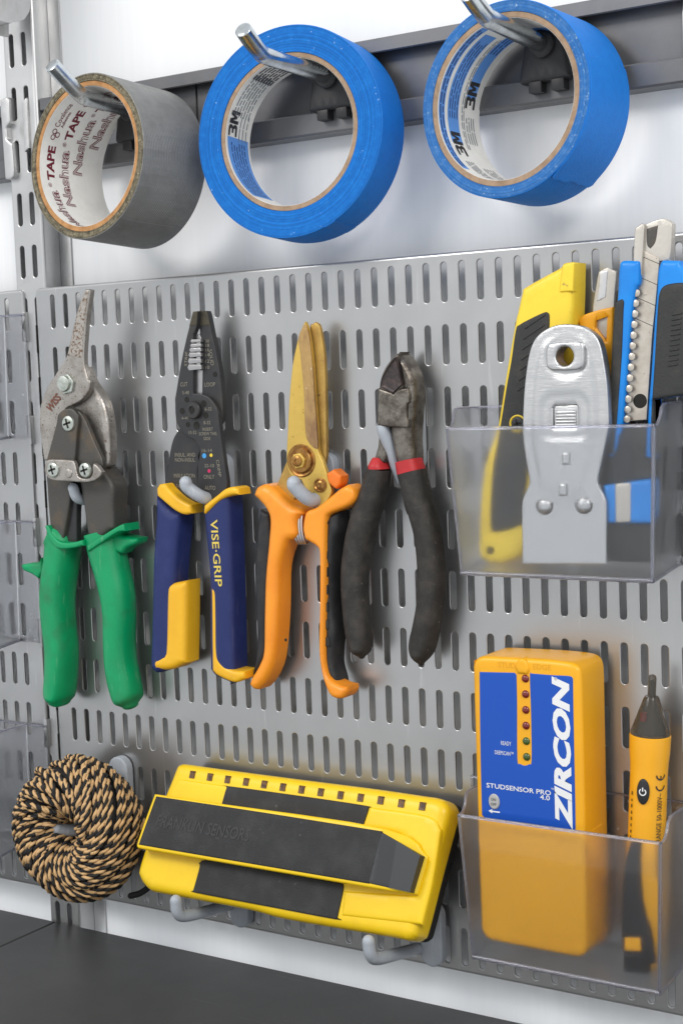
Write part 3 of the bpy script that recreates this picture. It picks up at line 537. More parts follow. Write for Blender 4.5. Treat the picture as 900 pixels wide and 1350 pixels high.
def slotted(name, cols, rows, p, q, hw, hl, x0, x1, z0, z1, yf, m, parent, th=1.0, rim=0.5, edge=1.6, depth=9.0, skip=None, notch_left=False, notch_right=False):
    """Sheet with a grid of round-ended slots; edges roll back into flanges. Slot centres at x = col * p + off, z = row * q."""
    V = []; F = []
    ns = 7
    def ring(cx, cz, w, l):
        out = []
        for k in range(ns): a = math.pi * k / (ns - 1); out.append((cx + w * math.cos(a), cz + (l - w) + w * math.sin(a)))
        for k in range(ns): a = math.pi + math.pi * k / (ns - 1); out.append((cx + w * math.cos(a), cz - (l - w) + w * math.sin(a)))
        return out
    n = 2 * ns
    def rect(cx, cz, l, r, b, t):
        out = []
        for k in range(n):
            if k < ns:
                f = k / (ns - 1)
                if k == 0: pt = (r, cz + 0.3 * (t - cz))
                elif k == ns - 1: pt = (l, cz + 0.3 * (t - cz))
                elif k == 1: pt = (r, t)
                elif k == ns - 2: pt = (l, t)
                else: pt = (r + (l - r) * (k - 1) / (ns - 3), t)
            else:
                j = k - ns
                if j == 0: pt = (l, cz - 0.3 * (cz - b))
                elif j == ns - 1: pt = (r, cz - 0.3 * (cz - b))
                elif j == 1: pt = (l, b)
                elif j == ns - 2: pt = (r, b)
                else: pt = (l + (r - l) * (j - 1) / (ns - 3), b)
            out.append(pt)
        return out
    xs = sorted(cols); zs = sorted(rows, reverse=True)
    for i, cx in enumerate(xs):
        l = cx - p / 2 if i else x0 + edge; r = cx + p / 2 if i < len(xs) - 1 else x1 - edge
        for j, cz in enumerate(zs):
            t = cz + q / 2 if j else z1 - edge; b = cz - q / 2 if j < len(zs) - 1 else z0 + edge
            o = len(V)
            A = rect(cx, cz, l, r, b, t)
            B = ring(cx, cz, hw + rim, hl + rim); B2 = ring(cx, cz, hw + rim * .35, hl + rim * .35); Cc = ring(cx, cz, hw, hl)
            for loop, y in ((A, yf), (B, yf), (B2, yf + rim * .28), (Cc, yf + rim), (Cc, yf + th)):
                V += [(a, y, c) for a, c in loop]
            for s in range(4):
                for k in range(n): F.append((o + s*n + k, o + s*n + (k+1) % n, o + (s+1)*n + (k+1) % n, o + (s+1)*n + k))
    # rolled edge and flanges
    prof = [(0, 0)] + [(edge * math.sin(a), edge * (1 - math.cos(a))) for a in (math.pi/8, math.pi/4, 3*math.pi/8, math.pi/2)] + [(edge, depth)]
    def corner_loop(d, y):
        rr = 2.2; out = []
        for cx, cz, a0 in ((x1 - edge - rr, z1 - edge - rr, 0), (x0 + edge + rr, z1 - edge - rr, 90), (x0 + edge + rr, z0 + edge + rr, 180), (x1 - edge - rr, z0 + edge + rr, 270)):
            for k in range(5): a = math.radians(a0 + 22.5 * k); out.append((cx + (rr + d) * math.cos(a), y, cz + (rr + d) * math.sin(a)))
        return out
    o = len(V); N = 20
    # plain border between the cell block corners and the first roll loop is covered by a thin frame strip
    for d, dy in prof: V += corner_loop(d, yf + dy)
    for s in range(len(prof) - 1):
        for k in range(N): F.append((o + s*N + k, o + s*N + (k+1) % N, o + (s+1)*N + (k+1) % N, o + (s+1)*N + k))
    return mesh(name, V, F, m, parent, smooth=14)

P, Q = 10.481, 32.0
ROWS = [-32.0 * k for k in range(12)]
def pegboard(x0, x1, cols, label):
    t = thing('pegboard', ((x0 + x1) / 2, 0, -366), label, 'pegboard', 'slotted steel pegboard panels')
    slotted('slotted_sheet', cols, ROWS, P, Q, 1.75, 10.2, x0, x1, -366.2, 15.0, 0.0, M['panel'], t, depth=4.5)
    return t
pb = pegboard(-3.6, P * 46 + 8, [P * k for k in range(1, 47)], 'large silver slotted steel pegboard holding the four hand tools')
pl = pegboard(-13.6 - 190, -13.6, [-28.2 - P * k for k in range(16)], 'silver slotted pegboard at the left edge holding the clear bins')
# hanging tabs along both facing edges: they grip the upright
for k in range(0, 12, 1):
    z = -8 - 32 * k
    if k % 2 == 0: box('hanging_tab', -15.2, -12.2, -1.0, 3.0, z - 9, z + 9, M['panel'], pl, 0.5)
for k in range(12):
    z = -16 - 32 * k
    if k < 11: box('edge_notch', -4.15, -3.4, -0.3, 6, z - 8.5, z + 8.5, M['recess'], pb, 0)

up_ = thing('upright', (-8.7, 10, -395), 'vertical silver slotted upright bolted to the wall left of the tape rolls', 'upright')
slotted('slotted_channel', [-14.4, -4.2], [-32.0 * k - .3 for k in range(-8, 13)], 10.2, Q, 1.9, 10.0, -21.6, 4.2, -402, 272, 2.0, M['upright'], up_, depth=14.8, edge=2.2)
# wall flange of the channel
box('wall_flange', 4.3, 13.5, 15.6, 16.9, -402, 272, M['upright'], up_, 0.3)

# ------------------------------------------------------------------ rails
def rail(x0, x1, label):
    t = thing('rail', ((x0 + x1) / 2, WY, 84), label, 'rail', 'dark grey hanging rails')
    prof = [(16.9, 129), (4.6, 129), (4.0, 128.4), (4.0, 122.2), (4.6, 121.6), (5.4, 122.2), (5.6, 127.2), (13, 127.2), (13, 87), (5.6, 86.4), (5.6, 95.2), (5.0, 96), (4.4, 95.8), (4.0, 95.2), (4.0, 85), (4.8, 84), (16.9, 84)]
    V = [(x0, y, z) for y, z in prof] + [(x1, y, z) for y, z in prof]; n = len(prof)
    F = [(k, (k+1) % n, n + (k+1) % n, n + k) for k in range(n)] + [tuple(range(n)), tuple(range(2*n - 1, n - 1, -1))]
    mesh('rail_channel', V, F, M['rail'], t, smooth=30)
    return t
r1 = rail(5.2, 520, 'long dark grey metal rail behind the three tape rolls')
r2 = rail(-160, -23.5, 'short dark grey rail end at the left edge beside the upright')
box('joint_strip', 408.5, 410.3, 11.4, 13.0, 96.5, 127.1, M['upright'], r1, 0.3)
for x in (118.0, 286.0): box('joint_strip', x, x + 0.8, 12.5, 13.0, 96.5, 127.1, M['recess'], r1, 0)
# connector clip on the upright holding the rails
cl = thing('rail_clip', (-16, 0, 82), 'silver folded clip joining the rails on the upright left of the grey tape', 'clip')
slab('clip_plate', [(-22.5, 131), (-17.0, 132), (-15.2, 130), (-15.2, 116), (-18.2, 114), (-18.2, 107), (-14.4, 104), (-13.8, 86), (-15.8, 82.5), (-21.5, 83)], -2.2, 3.0, M['upright'], cl, bw=1.2, grid=4)
slab('clip_tongue', [(-6.5, 128), (-2.6, 130), (-2.2, 126), (-2.2, 100), (-6.0, 98)], 0.2, 2.5, M['upright'], cl, bw=0.6, grid=4)
# shelf bracket hooked on the upright above the picture's left corner
sb = thing('shelf_bracket', (-10, -5, 170), 'grey shelf bracket hooked into the upright in the top left corner', 'bracket')
slab('bracket_arm', [(-90, -6), (-2, -2), (2, -6), (2, -60), (-4, -64), (-90, -70)], -16.2, -13.2, M['upright'], sb, bw=1.0, grid=8, plane=lambda u, v, w: (w + 5.5, v, u + 256) , sm=False)
slab('bracket_arm_front', [(169.5, -30), (171.5, -14), (176, -6), (190, -2), (260, -2), (260, -90), (180, -90)], 0, 14, M['upright'], sb, bw=1.5, grid=8, plane=lambda u, v, w: (-6.2 + w, v, u))

# ------------------------------------------------------------------ shelves
def shelf(x0, x1, label):
    t = thing('shelf', ((x0 + x1) / 2, -150, -418), label, 'shelf', 'charcoal steel shelves')
    V = []; F = []
    prof = [(1.0, -389), (0.2, -387.4), (-1.2, -387), (-330, -387), (-331.5, -388), (-332, -390), (-332, -415), (-330, -415), (-330, -392), (-1, -392), (1, -392)]
    n = len(prof)
    for x in (x0, x0 + .6, x1 - .6, x1):
        s = 0.6 if x in (x0, x1) else 0.0
        V += [(x, y, z - (s if z > -389.5 else 0)) for y, z in prof]
    for s in range(3):
        for k in range(n): F.append((s*n + k, s*n + (k+1) % n, (s+1)*n + (k+1) % n, (s+1)*n + k))
    F += [tuple(range(n)), tuple(range(4*n - 1, 3*n - 1, -1))]
    mesh('shelf_plate', V, F, M['shelf'], t, smooth=30)
    return t
shelf(-13.9, 640, 'wide charcoal metal shelf below the large pegboard')
shelf(-420, -14.9, 'charcoal metal shelf at the bottom left beyond the gap')
# ------------------------------------------------------------------ tape hooks and tape rolls
def tape_hook(base, bend, tip, label):
    bx, by, bz = base
    t = thing('tape_hook', (bx, by, bz - 18), label, 'hook', 'zinc hooks on the dark rail')
    slab('hook_block', [(bx - 13, bz - 17), (bx + 13, bz - 17), (bx + 13.5, bz - 14), (bx + 10, bz + 4), (bx + 8, bz + 9), (bx - 8, bz + 9), (bx - 10, bz + 4), (bx - 13.5, bz - 14)], by + 1.5, 12.9, M['blackplastic'], t, bw=2.0, bd=3.0, grid=5)
    box('hook_foot', bx - 9, bx - 2, by + 3, 12.5, bz - 22, bz - 16, M['blackplastic'], t, 0.8)
    box('hook_foot', bx + 3, bx + 10, by + 3, 12.5, bz - 22, bz - 16, M['blackplastic'], t, 0.8)
    lathe('socket_collar', [(6.6, 0), (6.6, 2.5), (5.6, 3.6), (4.6, 3.8)], (bx, by + 1.5, bz), (0, -1, 0), M['blackplastic'], t)
    B = np.array(base); N = np.array(bend); E = np.array(tip)
    d1 = (N - B) / np.linalg.norm(N - B); d2 = (E - N) / np.linalg.norm(E - N)
    path = [B + d1 * -4, B + d1 * 12, B + (N - B) * .6, N - d1 * 8, N - d1 * 2.2 + d2 * .4, N + d2 * 2.2 - d1 * .4 + (0, 0, .3), N + d2 * 8, E - d2 * .5]
    P_ = crom(path, 6)
    tube('hook_rod', P_, 4.3, M['zinc'], t, n=18, caps=0.16, smooth_path=False)
    return t
tape_hook((83, -5, 111.5), (93, -56, 110.6), (91, -76, 125.2), 'bent zinc hook through the grey tape roll')
tape_hook((219, -5, 112.0), (217, -61, 114.6), (219, -78, 123.8), 'bent zinc hook through the middle blue tape roll')
tape_hook((343.5, -5, 110.0), (343, -62, 112.8), (342, -76, 121), 'bent zinc hook through the right blue tape roll, cut by the top edge')

def tape_roll(c, yaw, pitch, rin, rout, w, sidem, outm, corem, name, label, wob=0.12, seed=1):
    rr = random.Random(seed)
    yaw, pitch = math.radians(yaw), math.radians(pitch)
    n = Vector((math.sin(yaw) * math.cos(pitch), math.cos(yaw) * math.cos(pitch), math.sin(pitch)))   # from front to rear
    u = Vector((0, 0, 1)).cross(n).normalized() * -1; v = u.cross(n) 
    if v.z < 0: v = -v
    if u.x < 0: u = -u
    t = thing(name, c, label, 'tape', 'rolls of tape on the rail')
    def spin(nm, prof, m, seg=96):
        V = []; F = []
        for r, h in prof:
            for k in range(seg):
                a = 2 * math.pi * k / seg; V.append(tuple(Vector(c) + n * h + (u * math.cos(a) + v * math.sin(a)) * r))
        L = len(prof)
        for i in range(L):
            for k in range(seg): F.append((i*seg + k, i*seg + (k+1) % seg, ((i+1) % L)*seg + (k+1) % seg, ((i+1) % L)*seg + k))
        return mesh(nm, V, F, m, t, smooth=32)
    ct = 2.9 if rout < 50 else 2.7
    prof = [(rin + .12, w - .1), (rin + .12, 0.35), (rin + .35, 0.0), (rin + ct * .5, 0.08), (rin + ct - .15, 0.05), (rin + ct, .5), (rin + ct, w)]
    spin('cardboard_core', prof, corem)
    spin('core_liner', [(rin, 0.25), (rin, w - .2), (rin + .1, w - .2), (rin + .1, .25)], M['paper'])
    R = [rin + ct + .05]
    while R[-1] < rout - .6: R.append(R[-1] + rr.uniform(.28, .7))
    side = [(r, -0.25 + rr.uniform(-wob, wob)) for r in R[:-1]]
    s = spin('wound_edge', [(R[0], 2.0)] + side + [(rout - .45, -.22), (rout - .45, 2.0)], sidem)
    o = spin('tape_surface', [(rout - .5, -.2), (rout - .15, -.12), (rout, .25), (rout, w - .2), (rout - .3, w), (rin + ct + .05, w), (rin + ct + .05, 1.0), (rout - .5, 1.0)], outm)
    def inner(a0, ax, r=rin - .12):
        """lettering map: u runs with falling angle (upwards on the left wall), letter tops face the front"""
        def f(p, q):
            a = math.radians(a0) - p / r
            return tuple(Vector(c) + n * (ax - q) + (u * math.cos(a) + v * math.sin(a)) * r)
        return f
    def outer(a0, ax, r):
        def f(p, q):
            a = math.radians(a0) + p / r
            return tuple(Vector(c) + n * (ax + q) + (u * math.cos(a) + v * math.sin(a)) * r)
        return f
    def patch(nm, fm, L, H, m, seg=None):
        k = seg or max(2, int(L / 2)); V = []; F = []
        for i in range(k + 1):
            V += [fm(-L/2 + L*i/k, -H/2), fm(-L/2 + L*i/k, H/2)]
        F = [(2*i, 2*i+2, 2*i+3, 2*i+1) for i in range(k)]
        return mesh(nm, V, F, m, t)
    return t, inner, outer, patch

# grey cloth tape: weave texture on the outside
def weave(m):
    nt = m.node_tree; b = nt.nodes['Principled BSDF']; N = nt.nodes.new; L = nt.links.new
    tc = N('ShaderNodeTexCoord')
    w1 = N('ShaderNodeTexWave'); w1.wave_type = 'BANDS'; w1.bands_direction = 'Y'; w1.inputs['Scale'].default_value = 260; w1.inputs['Distortion'].default_value = 1.5; w1.inputs['Detail'].default_value = 2
    L(tc.outputs['Object'], w1.inputs['Vector'])
    n1 = N('ShaderNodeTexNoise'); n1.inputs['Scale'].default_value = 120; mp = N('ShaderNodeMapping'); mp.inputs['Scale'].default_value = (1, .12, 2.2); L(tc.outputs['Object'], mp.inputs[0]); L(mp.outputs[0], n1.inputs['Vector']); n1.inputs['Detail'].default_value = 8
    ad = N('ShaderNodeMath'); ad.operation = 'MULTIPLY_ADD'; L(w1.outputs['Fac'], ad.inputs[0]); ad.inputs[1].default_value = .3; L(n1.outputs[0], ad.inputs[2])
    bp = N('ShaderNodeBump'); bp.inputs['Strength'].default_value = .8; bp.inputs['Distance'].default_value = .0008; L(ad.outputs[0], bp.inputs['Height']); L(bp.outputs[0], b.inputs['Normal'])
def rings(m, scale, dark):
    nt = m.node_tree; b = nt.nodes['Principled BSDF']; N = nt.nodes.new; L = nt.links.new
    tc = N('ShaderNodeTexCoord'); mp = N('ShaderNodeMapping'); mp.inputs['Scale'].default_value = (1, 0, 1); L(tc.outputs['Object'], mp.inputs[0])
    ln = N('ShaderNodeVectorMath'); ln.operation = 'LENGTH'; L(mp.outputs[0], ln.inputs[0])
    n = N('ShaderNodeTexNoise'); n.noise_dimensions = '1D'; n.inputs['Scale'].default_value = scale; n.inputs['Detail'].default_value = 5; L(ln.outputs['Value'], n.inputs['W'])
    r = N('ShaderNodeMapRange'); r.inputs[1].default_value = .35; r.inputs[2].default_value = .65; r.inputs[3].default_value = dark; r.inputs[4].default_value = 1.12; L(n.outputs[0], r.inputs[0])
    old = b.inputs['Base Color'].links[0].from_socket; x = N('ShaderNodeMix'); x.data_type = 'RGBA'; x.blend_type = 'MULTIPLY'; x.inputs[0].default_value = 1.0
    L(old, x.inputs[6]); cb = N('ShaderNodeCombineColor'); [L(r.outputs[0], cb.inputs[k]) for k in range(3)]; L(cb.outputs[0], x.inputs[7]); L(x.outputs[2], b.inputs['Base Color'])
rings(M['blueside'], 900, .78); rings(M['bluedull'], 900, .8); rings(M['ductside'], 1100, .6)
weave(M['duct'])
t1, in1, out1, patch1 = tape_roll((90.3, -52.0, 79.4), 5.0, -3.8, 38.1, 45.2, 48, M['ductside'], M['duct'], M['cardboard'], 'tape_roll', 'roll of silver grey cloth tape with maroon lettering inside its core', wob=.22, seed=3)
white = M['paper']
def nashua(a0, ax, words):
    """outline lettering: maroon letters with a thin white core line"""
    p = a0
    for w, L, H, style in words:
        ang = p - math.degrees(L / 2 / 38.0)
        if style == 'inline':
            text('core_lettering', w, in1(ang, ax, 37.95), M['maroon'], t1, length=L, height=H, off=.035, bend=1.5)
            text('core_lettering', w, in1(ang, ax, 37.85), white, t1, length=L * .985, height=H * .93, off=-.004, bend=1.5)
            text('core_lettering', w, in1(ang, ax, 37.78), M['maroon'], t1, length=L * .97, height=H * .88, off=-.030, bend=1.5)
        elif style == 'bold': text('core_lettering', w, in1(ang, ax, 37.9), M['maroon'], t1, length=L, height=H, off=.035, bend=1.5)
        elif style == 'thin': text('core_lettering', w, in1(ang, ax - 1.0, 37.9), M['maroon'], t1, length=L, height=H, bend=1.5)
        elif style == 'small': text('core_lettering', w, in1(ang, ax - 1.5, 37.9), M['maroon'], t1, length=L, height=H, bend=1.5)
        elif style == 'sub': text('core_lettering', w, in1(ang, ax + 2.6, 37.9), M['maroon'], t1, length=L, height=H, off=.01, bend=1.5); L = 0
        elif style == 'leaf':
            for du, dv in ((-1.7, 1.2), (1.7, 1.2), (0, -1.5)):
                V = []; F = []
                for k in range(14):
                    a = 2 * math.pi * k / 14
                    for r in (1.15, 1.65): V.append(in1(ang, ax, 37.9)(du + r * math.cos(a), dv + r * math.sin(a)))
                F = [(2*k, 2*k+1, (2*k+3) % 28, (2*k+2) % 28) for k in range(14)]
                mesh('core_emblem', V, F, M['maroon'], t1)
        p -= math.degrees((L + (1.6 if L else 0)) / 38.0)
row = [('Nashua', 34, 7.2, 'inline'), ('®', 2.6, 2.6, 'small'), ('TAPE', 19.5, 5.6, 'bold'), (' ', .5, 1, 'gap'), ('*', 6, 6, 'leaf'), ('Adhesives', 10.5, 2.2, 'sub'), ('Covalence', 16, 3.6, 'thin')]
for a0, ax in ((252, 8.0), (215, 18.0), (183, 28.5), (158, 38.5)): nashua(a0, ax, row)
for a0, ax in ((395, 8.0), (358, 18.0), (326, 28.5), (300, 38.5)): nashua(a0, ax, row[:1])
slab('loose_tape_end', [(0, 0), (46, 0), (46, 7), (40, 7.6), (20, 7.1), (0, 7.4)], 0, 0.25, M['duct'], t1, bw=.1, grid=4, plane=lambda a, b, w: out1(-62, 1 + a, 45.6 - w)(b, 0))

def block_m(inner, t):
    """heavy block '3M' printed on the core: the 3 and the M touch"""
    Mo = [(0.2, -4.2), (0.2, 4.2), (2.5, 4.2), (3.55, 0.6), (4.6, 4.2), (6.9, 4.2), (6.9, -4.2), (5.1, -4.2), (5.1, 1.2), (4.15, -2.2), (2.95, -2.2), (2.0, 1.2), (2.0, -4.2)]
    T3 = [(-6.3, 4.2), (-1.6, 4.2), (-0.6, 3.6), (-0.3, 2.4), (-0.7, 0.7), (-1.3, 0.1), (-0.5, -0.6), (-0.1, -2.0), (-0.5, -3.5), (-1.5, -4.2), (-6.3, -4.2), (-6.3, -2.5), (-2.5, -2.5), (-2.1, -1.7), (-2.5, -0.8), (-4.6, -0.8), (-4.6, 0.9), (-2.6, 0.9), (-2.2, 1.7), (-2.6, 2.5), (-6.3, 2.5)]
    for o in (T3, Mo): mesh('core_lettering', [inner(a, b) for a, b in o], [tuple(range(len(o)))], M['ink'], t)

# middle blue roll
t2, in2, out2, patch2 = tape_roll((208.3, -27.0, 81.6), -5.6, -2.6, 38.1, 54.9, 25.4, M['blueside'], M['bluetape'], M['cardboard_grey'], 'tape_roll', 'thick roll of blue masking tape in the middle, narrow white core label', wob=.07, seed=5)
def lines(patch, inner, a0, ax, L, rows, dz, H, m, seed, r):
    rr = random.Random(seed)
    for k in range(rows):
        p = -L / 2
        while p < L / 2 - 1:
            l = rr.uniform(2.5, 7); l = min(l, L / 2 - p)
            patch('core_fine_print', lambda a, b, p=p, l=l, k=k: inner(a0, ax + k * dz, r)(a + p + l / 2, b), l, H, m); p += l + rr.uniform(.5, 1.0)
patch2('core_print_block', in2(205, 12.6, 37.98), 38, 21, M['labelblue'])
lines(patch2, in2, 206, 6.0, 34, 6, 2.6, 1.0, M['navyink'], 11, 37.9)
block_m(in2(166, 6.6, 37.9), t2)
lines(patch2, in2, 140, 4.5, 26, 7, 2.5, .95, M['greyink'], 12, 37.9)
lines(patch2, in2, 168, 13.5, 14, 3, 3.4, .8, M['greyink'], 15, 37.9)
patch2('core_print_block', in2(112, 12.6, 37.98), 7, 22, M['paper'])
lines(patch2, in2, 112, 3.5, 19, 8, 2.5, 1.3, M['ink'], 13, 37.9)
lines(patch2, in2, 75, 4.5, 26, 7, 2.5, .95, M['greyink'], 14, 37.9)
slab('loose_tape_end', [(0, 0), (25, 0), (25, 6), (21, 6.8), (13, 6.0), (8, 7.2), (0, 6.6)], 0, 0.3, M['bluetape'], t2, bw=.1, grid=3, plane=lambda a, b, w: out2(-68, .1 + a, 55.15 - w)(b, 0))

# right blue roll
t3, in3, out3, patch3 = tape_roll((338.0, -36.0, 80.3), 4.6, -2.0, 37.4, 45.8, 37.8, M['bluedull'], M['bluetape'], M['cardboard_grey'], 'tape_roll', 'wide roll of blue masking tape on the right with torn loose end', wob=.05, seed=8)
patch3('core_print_block', in3(158, 13.5, 37.28), 58, 9.5, M['labelblue'])
lines(patch3, in3, 152, 10.5, 40, 4, 2.1, .8, M['navyink'], 21, 37.2)
patch3('core_print_block', in3(170, 3.6, 37.28), 80, 5.0, M['labelblue'])
lines(patch3, in3, 170, 2.4, 76, 2, 2.2, 1.1, M['navyink'], 22, 37.2)
patch3('core_print_block', in3(120, 28, 37.28), 60, 8, M['labelblue'])
lines(patch3, in3, 105, 25.5, 30, 3, 2.4, 1.0, M['navyink'], 23, 37.2)
lines(patch3, in3, 160, 21.5, 60, 2, 1.6, .6, M['greyink'], 24, 37.2)
block_m(in3(204, 13.5, 37.2), t3)
block_m(in3(163, 28, 37.2), t3)
lines(patch3, in3, 232, 11.5, 16, 4, 2.1, .7, M['greyink'], 25, 37.2)
lines(patch3, in3, 190, 25.5, 14, 4, 2.1, .7, M['greyink'], 26, 37.2)
lines(patch3, in3, 245, 24, 26, 4, 2.6, .7, M['greyink'], 27, 37.2)
rr = random.Random(4)
slab('torn_tape_end', [(0.1, 60)] + [(0.1, 0.5)] + [(1.5 + 2.6 * k, rr.uniform(-.7, .8)) for k in range(14)] + [(37.6, 1.2), (37.6, 60)], 0, 0.32, M['bluetape'], t3, bw=.1, grid=3, sm=False, step=2.0, plane=lambda a, b, w: out3(-57, a, 46.2 - w + (0.9 * max(0, 1 - b / 7) ** 2 if b < 7 else 0))(b, 0))
# ------------------------------------------------------------------ hand tools
M['nickel'] = mat('worn_nickel_steel', (0.40, 0.375, 0.345), 0.40, 0.8, col2=(0.30, 0.27, 0.24), nscale=130, lo=.45, hi=.65, bump=0.30, bscale=700, col3=(0.11, 0.07, 0.045), n3=800, lo3=.62, hi3=.70, rvar=.12)
M['rustnickel'] = mat('rusty_nickel_steel', (0.40, 0.37, 0.335), 0.45, 0.65, col2=(0.16, 0.095, 0.06), nscale=520, lo=.50, hi=.60, bump=0.45, bscale=700)
M['greased'] = mat('greasy_dark_steel', (0.085, 0.080, 0.073), 0.45, 0.5, col2=(0.13, 0.10, 0.07), nscale=70, lo=.5, hi=.7, bump=0.25, bscale=900, rvar=.12)
M['boltsteel'] = mat('bright_bolt_steel', (0.55, 0.58, 0.54), 0.35, 0.85, col2=(0.33, 0.36, 0.30), nscale=260, lo=.42, hi=.66, bump=0.2, bscale=900)
M['green'] = mat('green_vinyl_grip', (0.0, 0.30, 0.108), 0.42, col2=(0.002, 0.265, 0.095), nscale=60, bump=0.10, bscale=900, col3=(0.030, 0.135, 0.055), n3=42, lo3=.58, hi3=.82, rvar=.12)
M['greenfacet'] = mat('green_vinyl_darker', (0.0, 0.21, 0.075), 0.45, bump=0.1, bscale=900)
M['blackox'] = mat('black_oxide_steel', (0.040, 0.040, 0.043), 0.45, 0.4, col2=(0.052, 0.050, 0.047), nscale=80, bump=0.10, bscale=1500, rvar=.08)
M['brass'] = mat('dulled_jaw_tip', (0.075, 0.066, 0.046), 0.5, 0.5, col2=(0.05, 0.045, 0.035), nscale=300, bump=.4, bscale=1600)
M['bright'] = mat('bright_ground_steel', (0.66, 0.65, 0.65), 0.32, 0.95, rvar=.08, bump=.1, bscale=1500, stretch=(1, 1, 4))
M['tooth'] = mat('ground_tooth_steel', (0.42, 0.41, 0.41), 0.34, 0.95, rvar=.08)
M['rustmark'] = mat('rusty_stamp', (0.16, 0.06, 0.04), 0.7)
M['navy'] = mat('navy_soft_grip', (0.011, 0.022, 0.115), 0.55, col2=(0.015, 0.028, 0.13), nscale=90, bump=0.35, bscale=2200)
M['yellowgrip'] = mat('yellow_hard_grip', (0.84, 0.46, 0.018), 0.36, col2=(0.80, 0.42, 0.015), nscale=40, bump=.04)
M['gold_ink'] = mat('gold_lettering', (0.72, 0.55, 0.10), 0.45, 0.1)
M['engr'] = mat('pale_engraved_ink', (0.24, 0.22, 0.17), 0.6)
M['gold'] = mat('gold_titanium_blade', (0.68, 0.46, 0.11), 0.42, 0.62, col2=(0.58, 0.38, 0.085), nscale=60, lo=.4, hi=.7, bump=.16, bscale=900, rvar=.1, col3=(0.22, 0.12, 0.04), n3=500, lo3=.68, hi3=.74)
M['goldback'] = mat('darker_gold_blade', (0.50, 0.32, 0.085), 0.46, 0.6, col2=(0.36, 0.21, 0.06), nscale=80, lo=.42, hi=.68, bump=.2, bscale=900, col3=(0.10, 0.06, 0.03), n3=300, lo3=.66, hi3=.72)  # rear blade: gold darkened so the two blades read apart
M['goldworn'] = mat('tarnished_ground_bevel', (0.44, 0.28, 0.11), 0.5, 0.5, col2=(0.27, 0.155, 0.075), nscale=90, lo=.42, hi=.62, bump=.35, bscale=900, stretch=(1, 1, .45), col3=(0.62, 0.50, 0.34), n3=420, lo3=.70, hi3=.74)
M['bronze'] = mat('bronze_pivot', (0.40, 0.21, 0.06), 0.3, 0.85, col2=(0.24, 0.10, 0.03), nscale=300, bump=.1)
M['orange'] = mat('orange_plastic', (0.90, 0.315, 0.022), 0.36, col2=(0.86, 0.28, 0.02), nscale=50, bump=.05, bscale=700)
M['orange2'] = mat('deep_orange_plastic', (0.78, 0.18, 0.015), 0.4)
M['rubber'] = mat('black_rubber', (0.020, 0.021, 0.023), 0.55, col2=(0.034, 0.033, 0.033), nscale=120, bump=.25, bscale=1100)
M['dirtyrubber'] = mat('dusty_black_grip', (0.020, 0.018, 0.016), 0.62, col2=(0.047, 0.041, 0.035), nscale=120, lo=.42, hi=.68, bump=.5, bscale=1300, col3=(0.30, 0.27, 0.24), n3=560, lo3=.72, hi3=.76)
M['darkforged'] = mat('forged_dark_steel', (0.21, 0.19, 0.165), 0.38, 0.85, col2=(0.10, 0.085, 0.072), nscale=170, lo=.4, hi=.62, bump=.45, bscale=700, rvar=.13)
M['darkjaw'] = mat('blackened_jaw', (0.055, 0.047, 0.047), 0.42, 0.7, col2=(0.10, 0.075, 0.07), nscale=220, bump=.3, bscale=900)
M['red'] = mat('red_grip_band', (0.47, 0.022, 0.026), 0.45, col2=(0.38, 0.02, 0.022), nscale=90, bump=.12)

wear(M['green'], (0.10, 0.36, 0.17), 70, (6, 6, .6), (.3, .4, 0), .64, .70, b=.5)
wear(M['orange'], (0.55, 0.20, 0.03), 55, (1, 1, .5), (0, 0, 0), .64, .78, b=.5)
wear(M['navy'], (0.05, 0.06, 0.15), 60, (5, 5, .6), (.2, .3, 0), .62, .70, b=.5)
wear(M['yellowgrip'], (0.55, 0.30, 0.03), 60, (1, 1, .6), (0, 0, 0), .64, .78, b=.45)
wear(M['greyhook'], (0.52, 0.54, 0.57), 90, (5, 5, .7), (0, 0, 0), .62, .70, b=.5)
for k_ in ('green', 'orange', 'yellowgrip'):
    for nd in M[k_].node_tree.nodes:
        if nd.type == 'BUMP': nd.inputs['Strength'].default_value = .22
def peg_hook(x, z, label, prong, plate=True, pz=(10, -34), w=6.6, y0=-1.2, th=4.0, r=3.2, part_of=None, px=None):
    """Grey plastic hook: round-ended plate clipped on the pegboard with a prong that turns up."""
    t = thing('peg_hook', (x, 0, z + pz[1]), label, 'hook', 'grey plastic hooks on the pegboard')
    zt, zb = z + pz[0], z + pz[1]
    out = []
    for k in range(9): a = math.pi * k / 8; out.append((x + w * math.cos(a), zt - w + w * math.sin(a)))
    for k in range(9): a = math.pi + math.pi * k / 8; out.append((x + w * math.cos(a), zb + w + w * math.sin(a)))
    slab('hook_plate', out, y0 - th, y0 + 1.15, M['greyhook'], t, bw=1.0, bd=1.0, grid=5, sm=False)
    tube('hook_prong', prong, r, M['greyhook'], t, n=16, spans=6)
    return t

